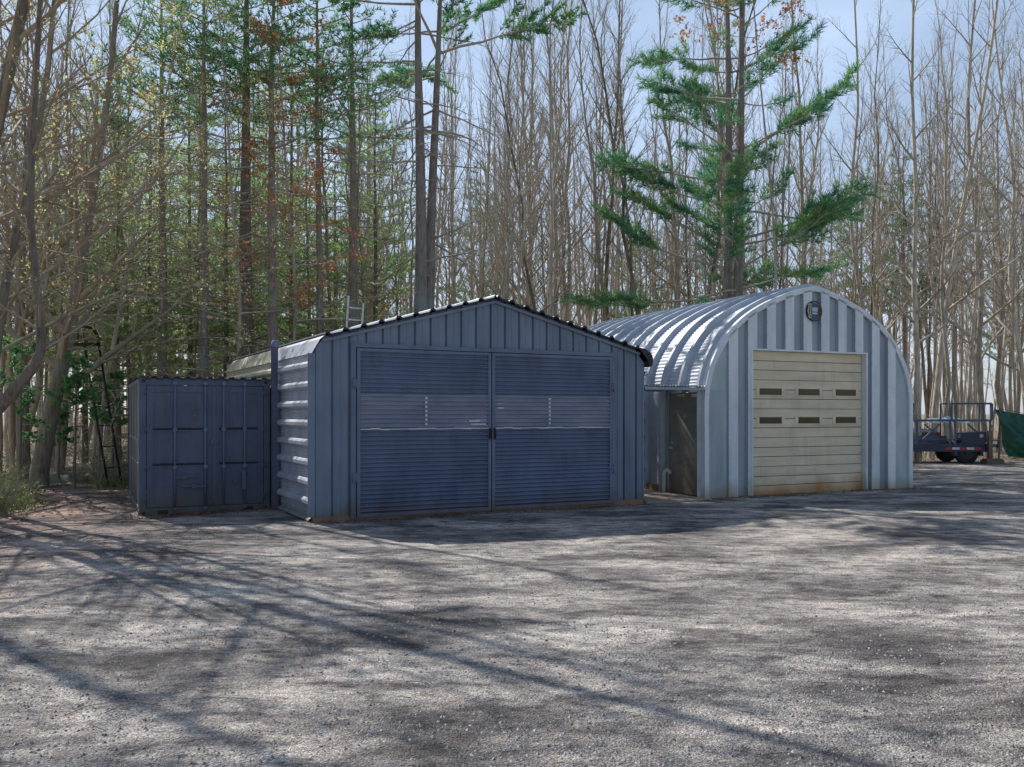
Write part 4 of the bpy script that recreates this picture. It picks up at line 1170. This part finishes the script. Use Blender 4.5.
# fallen leaves
g = MB(); rg = random.Random(17)
for i in range(9000):
    px = rg.uniform(-60,1084); D = rg.uniform(12,40); p = wp(px, D)
    inside = near_yard(p.x,p.y)
    if inside and (p.x-xl(D) > 4*rg.random()**2 or D < 12): continue
    z = (.045+gz(p.x,D) if inside else fz(p.x,D)+.01)+.008; c = Vector((p.x,p.y,z)); u = Vector((rg.gauss(0,1),rg.gauss(0,1),rg.gauss(0,.25))).normalized()*.045; v_ = Vector((-u.y,u.x,rg.uniform(-.02,.03)))*.7
    g.add([tuple(c-u),tuple(c-v_),tuple(c+u),tuple(c+v_)], [(0,1,2,3)])
for i in range(2600):
    base, ang, ln_, sgn = rg.choice(((Vector((-3.39,14.9,0)),TH,6.9,-1),(Vector((-6.87,16.09,0)),CT,2.4,-1),(Vector((4.24,19.19,0)),QT,6.3,-1)))
    ex_, ey_ = Vector((math.cos(ang),math.sin(ang),0)), Vector((-math.sin(ang),math.cos(ang),0))
    c = base+ex_*rg.uniform(-.3,ln_+.2)-ey_*(.08+abs(rg.gauss(0,.22))); c.z = .05+gz(c.x,c.y)
    k_ = rg.uniform(.012,.03); u = Vector((rg.gauss(0,1),rg.gauss(0,1),rg.gauss(0,.3))).normalized()*k_; v_ = Vector((-u.y,u.x,.01))*.7
    g.add([tuple(c-u),tuple(c-v_),tuple(c+u),tuple(c+v_)], [(0,1,2,3)])
tag(g.build('fallen_leaves', M['litterleaf']), 'brown fallen leaves scattered along the edge of the wood', 'leaves', kind='stuff')

# evergreen saplings at left
def sapling(h, cz0, cr, rng, lean=(0,0)):
    T_ = MB(); path = trunk_path(h, rng, lean, .06, 6); trunk_mesh(T_, path, .045, 1.6, .2, 7)
    B_ = MB(); N_ = MB()
    for k in range(30):
        t = cz0+(1-cz0)*rng.random(); p, ax = path_at(path, t); a = rng.random()*6.28
        l = cr*(1-.65*max(0,(t-cz0)/(1-cz0)-.25))*rng.uniform(.5,1.2)
        d = Vector((math.cos(a),math.sin(a),rng.uniform(-.1,.6))).normalized(); e = p+d*l
        B_.tube([p,p+d*l*.5,e], [.011,.008,.003], 3, 0, False, False)
        for w in range(7):
            q = p.lerp(e, rng.uniform(.25,1.05))+rvec(rng)*.07
            tuft(N_, q, (d+rvec(rng)*.6).normalized(), rng, .10, 9, .03)
    return T_, B_, N_
for i, (px, D, h, c0, cr, lab) in enumerate([
    (74,21.8,3.3,.54,.55,'thin young evergreen with a dark bushy top left of the ladder stand'),
    (20,20.5,3.6,.35,.6,'young evergreen shrub at the far left edge'),
    (112,24.0,3.0,.5,.5,'dark young evergreen right beside the container'),
    (58,23.3,2.2,.4,.45,'small evergreen shoot beside the leaning trunk'),
    (98,26.0,3.0,.5,.5,'young evergreen behind the legs of the ladder stand')]):
    rg = random.Random(60+i); p = wp(px, D)
    put('evergreen_sapling', lab, 'sapling', sapling(h, c0, cr, rg, (.02,0)), (p.x,p.y,0), 0, None, [M['bark_dark'], M['twig'], M['cedar']])
# mossy boulders
M['moss'] = mat('mossy_rock', (.16,.18,.07), (.20,.19,.16), .95, 0, 3, (1,1,1), .8, 10)
for i, (px, D, s, lab) in enumerate([(61,23.6,.5,'mossy low boulder beside the leaning trunk'),(92,24.6,.42,'small mossy boulder beside the ladder stand'),(112,26.2,.55,'mossy boulder left of the container side')]):
    g = MB(); p = wp(px, D); vs = []; nu, nv = 18, 10
    for j in range(nv+1):
        for k in range(nu):
            a = 2*math.pi*k/nu; b = math.pi/2*j/nv; d = Vector((math.cos(a)*math.cos(b)*1.3, math.sin(a)*math.cos(b), math.sin(b)*.62))
            d *= s*(1+.3*noise.noise(d*2+Vector((i*7,0,0)))); vs.append((d.x,d.y,d.z-.06))
    g.add(vs, [(j*nu+k, j*nu+(k+1)%nu, (j+1)*nu+(k+1)%nu, (j+1)*nu+k) for j in range(nv) for k in range(nu)], 0, True)
    tag(g.build('boulder', M['moss'], None, (p.x,p.y,0)), lab, 'boulder')
# fallen grey logs at left
for i, (a, b, r, lab) in enumerate([((-13.5,25.6),(-10.6,26.4),.10,'fallen grey log lying behind the mossy boulders'),((-14.6,28.2),(-9.8,27.6),.13,'thicker fallen log further back behind the ladder stand')]):
    g = MB(); A = Vector((0,0,r*.8)); Bv = Vector((b[0]-a[0],b[1]-a[1],r*.9+.25*i)); g.tube([A,A.lerp(Bv,.4)+Vector((0,0,.05)),Bv], [r,r*.85,r*.6], 9)
    g.tube([A.lerp(Bv,.5), A.lerp(Bv,.5)+Vector((.25,-.1,.5))], [.03,.012], 5)
    tag(g.build('fallen_log', M['bark'], None, (a[0],a[1],0)), lab, 'log')

# ------------------------------------------------------------------ light, sky, camera
sd = Vector((-2.0, 2.35, 3.12)).normalized()
elev = math.asin(sd.z); az = math.atan2(sd.x, sd.y)
sun = bpy.data.lights.new('sun', 'SUN'); sun.energy = 5.0; sun.angle = R(.42); sun.color = (1.0,.955,.89)
so = bpy.data.objects.new('sun', sun); C.objects.link(so); so.rotation_euler = (-sd).to_track_quat('-Z','Y').to_euler()
w = bpy.data.worlds.new('World'); bpy.context.scene.world = w; w.use_nodes = True
nt = w.node_tree; bg = nt.nodes['Background']; bg.inputs['Strength'].default_value = .098
sky = nt.nodes.new('ShaderNodeTexSky'); sky.sky_type = 'NISHITA'; sky.sun_disc = False
sky.sun_elevation = elev; sky.sun_rotation = az; sky.air_density = 1.2; sky.dust_density = .6; sky.ozone_density = 2.0
tc = nt.nodes.new('ShaderNodeTexCoord'); nz = nt.nodes.new('ShaderNodeTexNoise'); nz.inputs['Scale'].default_value = 2.2; nz.inputs['Detail'].default_value = 8
mp = nt.nodes.new('ShaderNodeMapping'); mp.inputs['Scale'].default_value = (1,1,2.5); L(nt, tc, 'Generated', mp, 0); L(nt, mp, 0, nz, 'Vector')
cr = ramp(nt, [(.46,(0,0,0)),(.70,(.45,.45,.45))]); L(nt, nz, 'Fac', cr, 0)
sp = nt.nodes.new('ShaderNodeSeparateXYZ'); L(nt, tc, 'Generated', sp, 0)
mr = nt.nodes.new('ShaderNodeMapRange'); L(nt, sp, 'Y', mr, 0); mr.inputs[1].default_value = -.2; mr.inputs[2].default_value = .9; mr.inputs[3].default_value = 0; mr.inputs[4].default_value = .4
ad = nt.nodes.new('ShaderNodeMath'); ad.operation = 'ADD'; ad.use_clamp = True; L(nt, cr, 0, ad, 0); L(nt, mr, 0, ad, 1)
col = mix(nt, ad.outputs[0], sky.outputs[0], (7.6,9.5,12.6))
nt.links.new(col, bg.inputs['Color'])
sc = bpy.context.scene
cam = bpy.data.cameras.new('camera'); cam.sensor_width = 36; cam.lens = 36*F/1024; cam.shift_y = (HOR-383.5)/1024; cam.clip_end = 3000
co = bpy.data.objects.new('camera', cam); C.objects.link(co); co.location = (0,0,HC); co.rotation_euler = (R(90),0,0); sc.camera = co
sc.view_settings.view_transform = 'Standard'; sc.view_settings.look = 'None'; sc.view_settings.exposure = 0
sc.render.engine = 'CYCLES'; sc.cycles.use_denoising = True; sc.cycles.max_bounces = 4; sc.cycles.transparent_max_bounces = 4
print('trees', cnt)
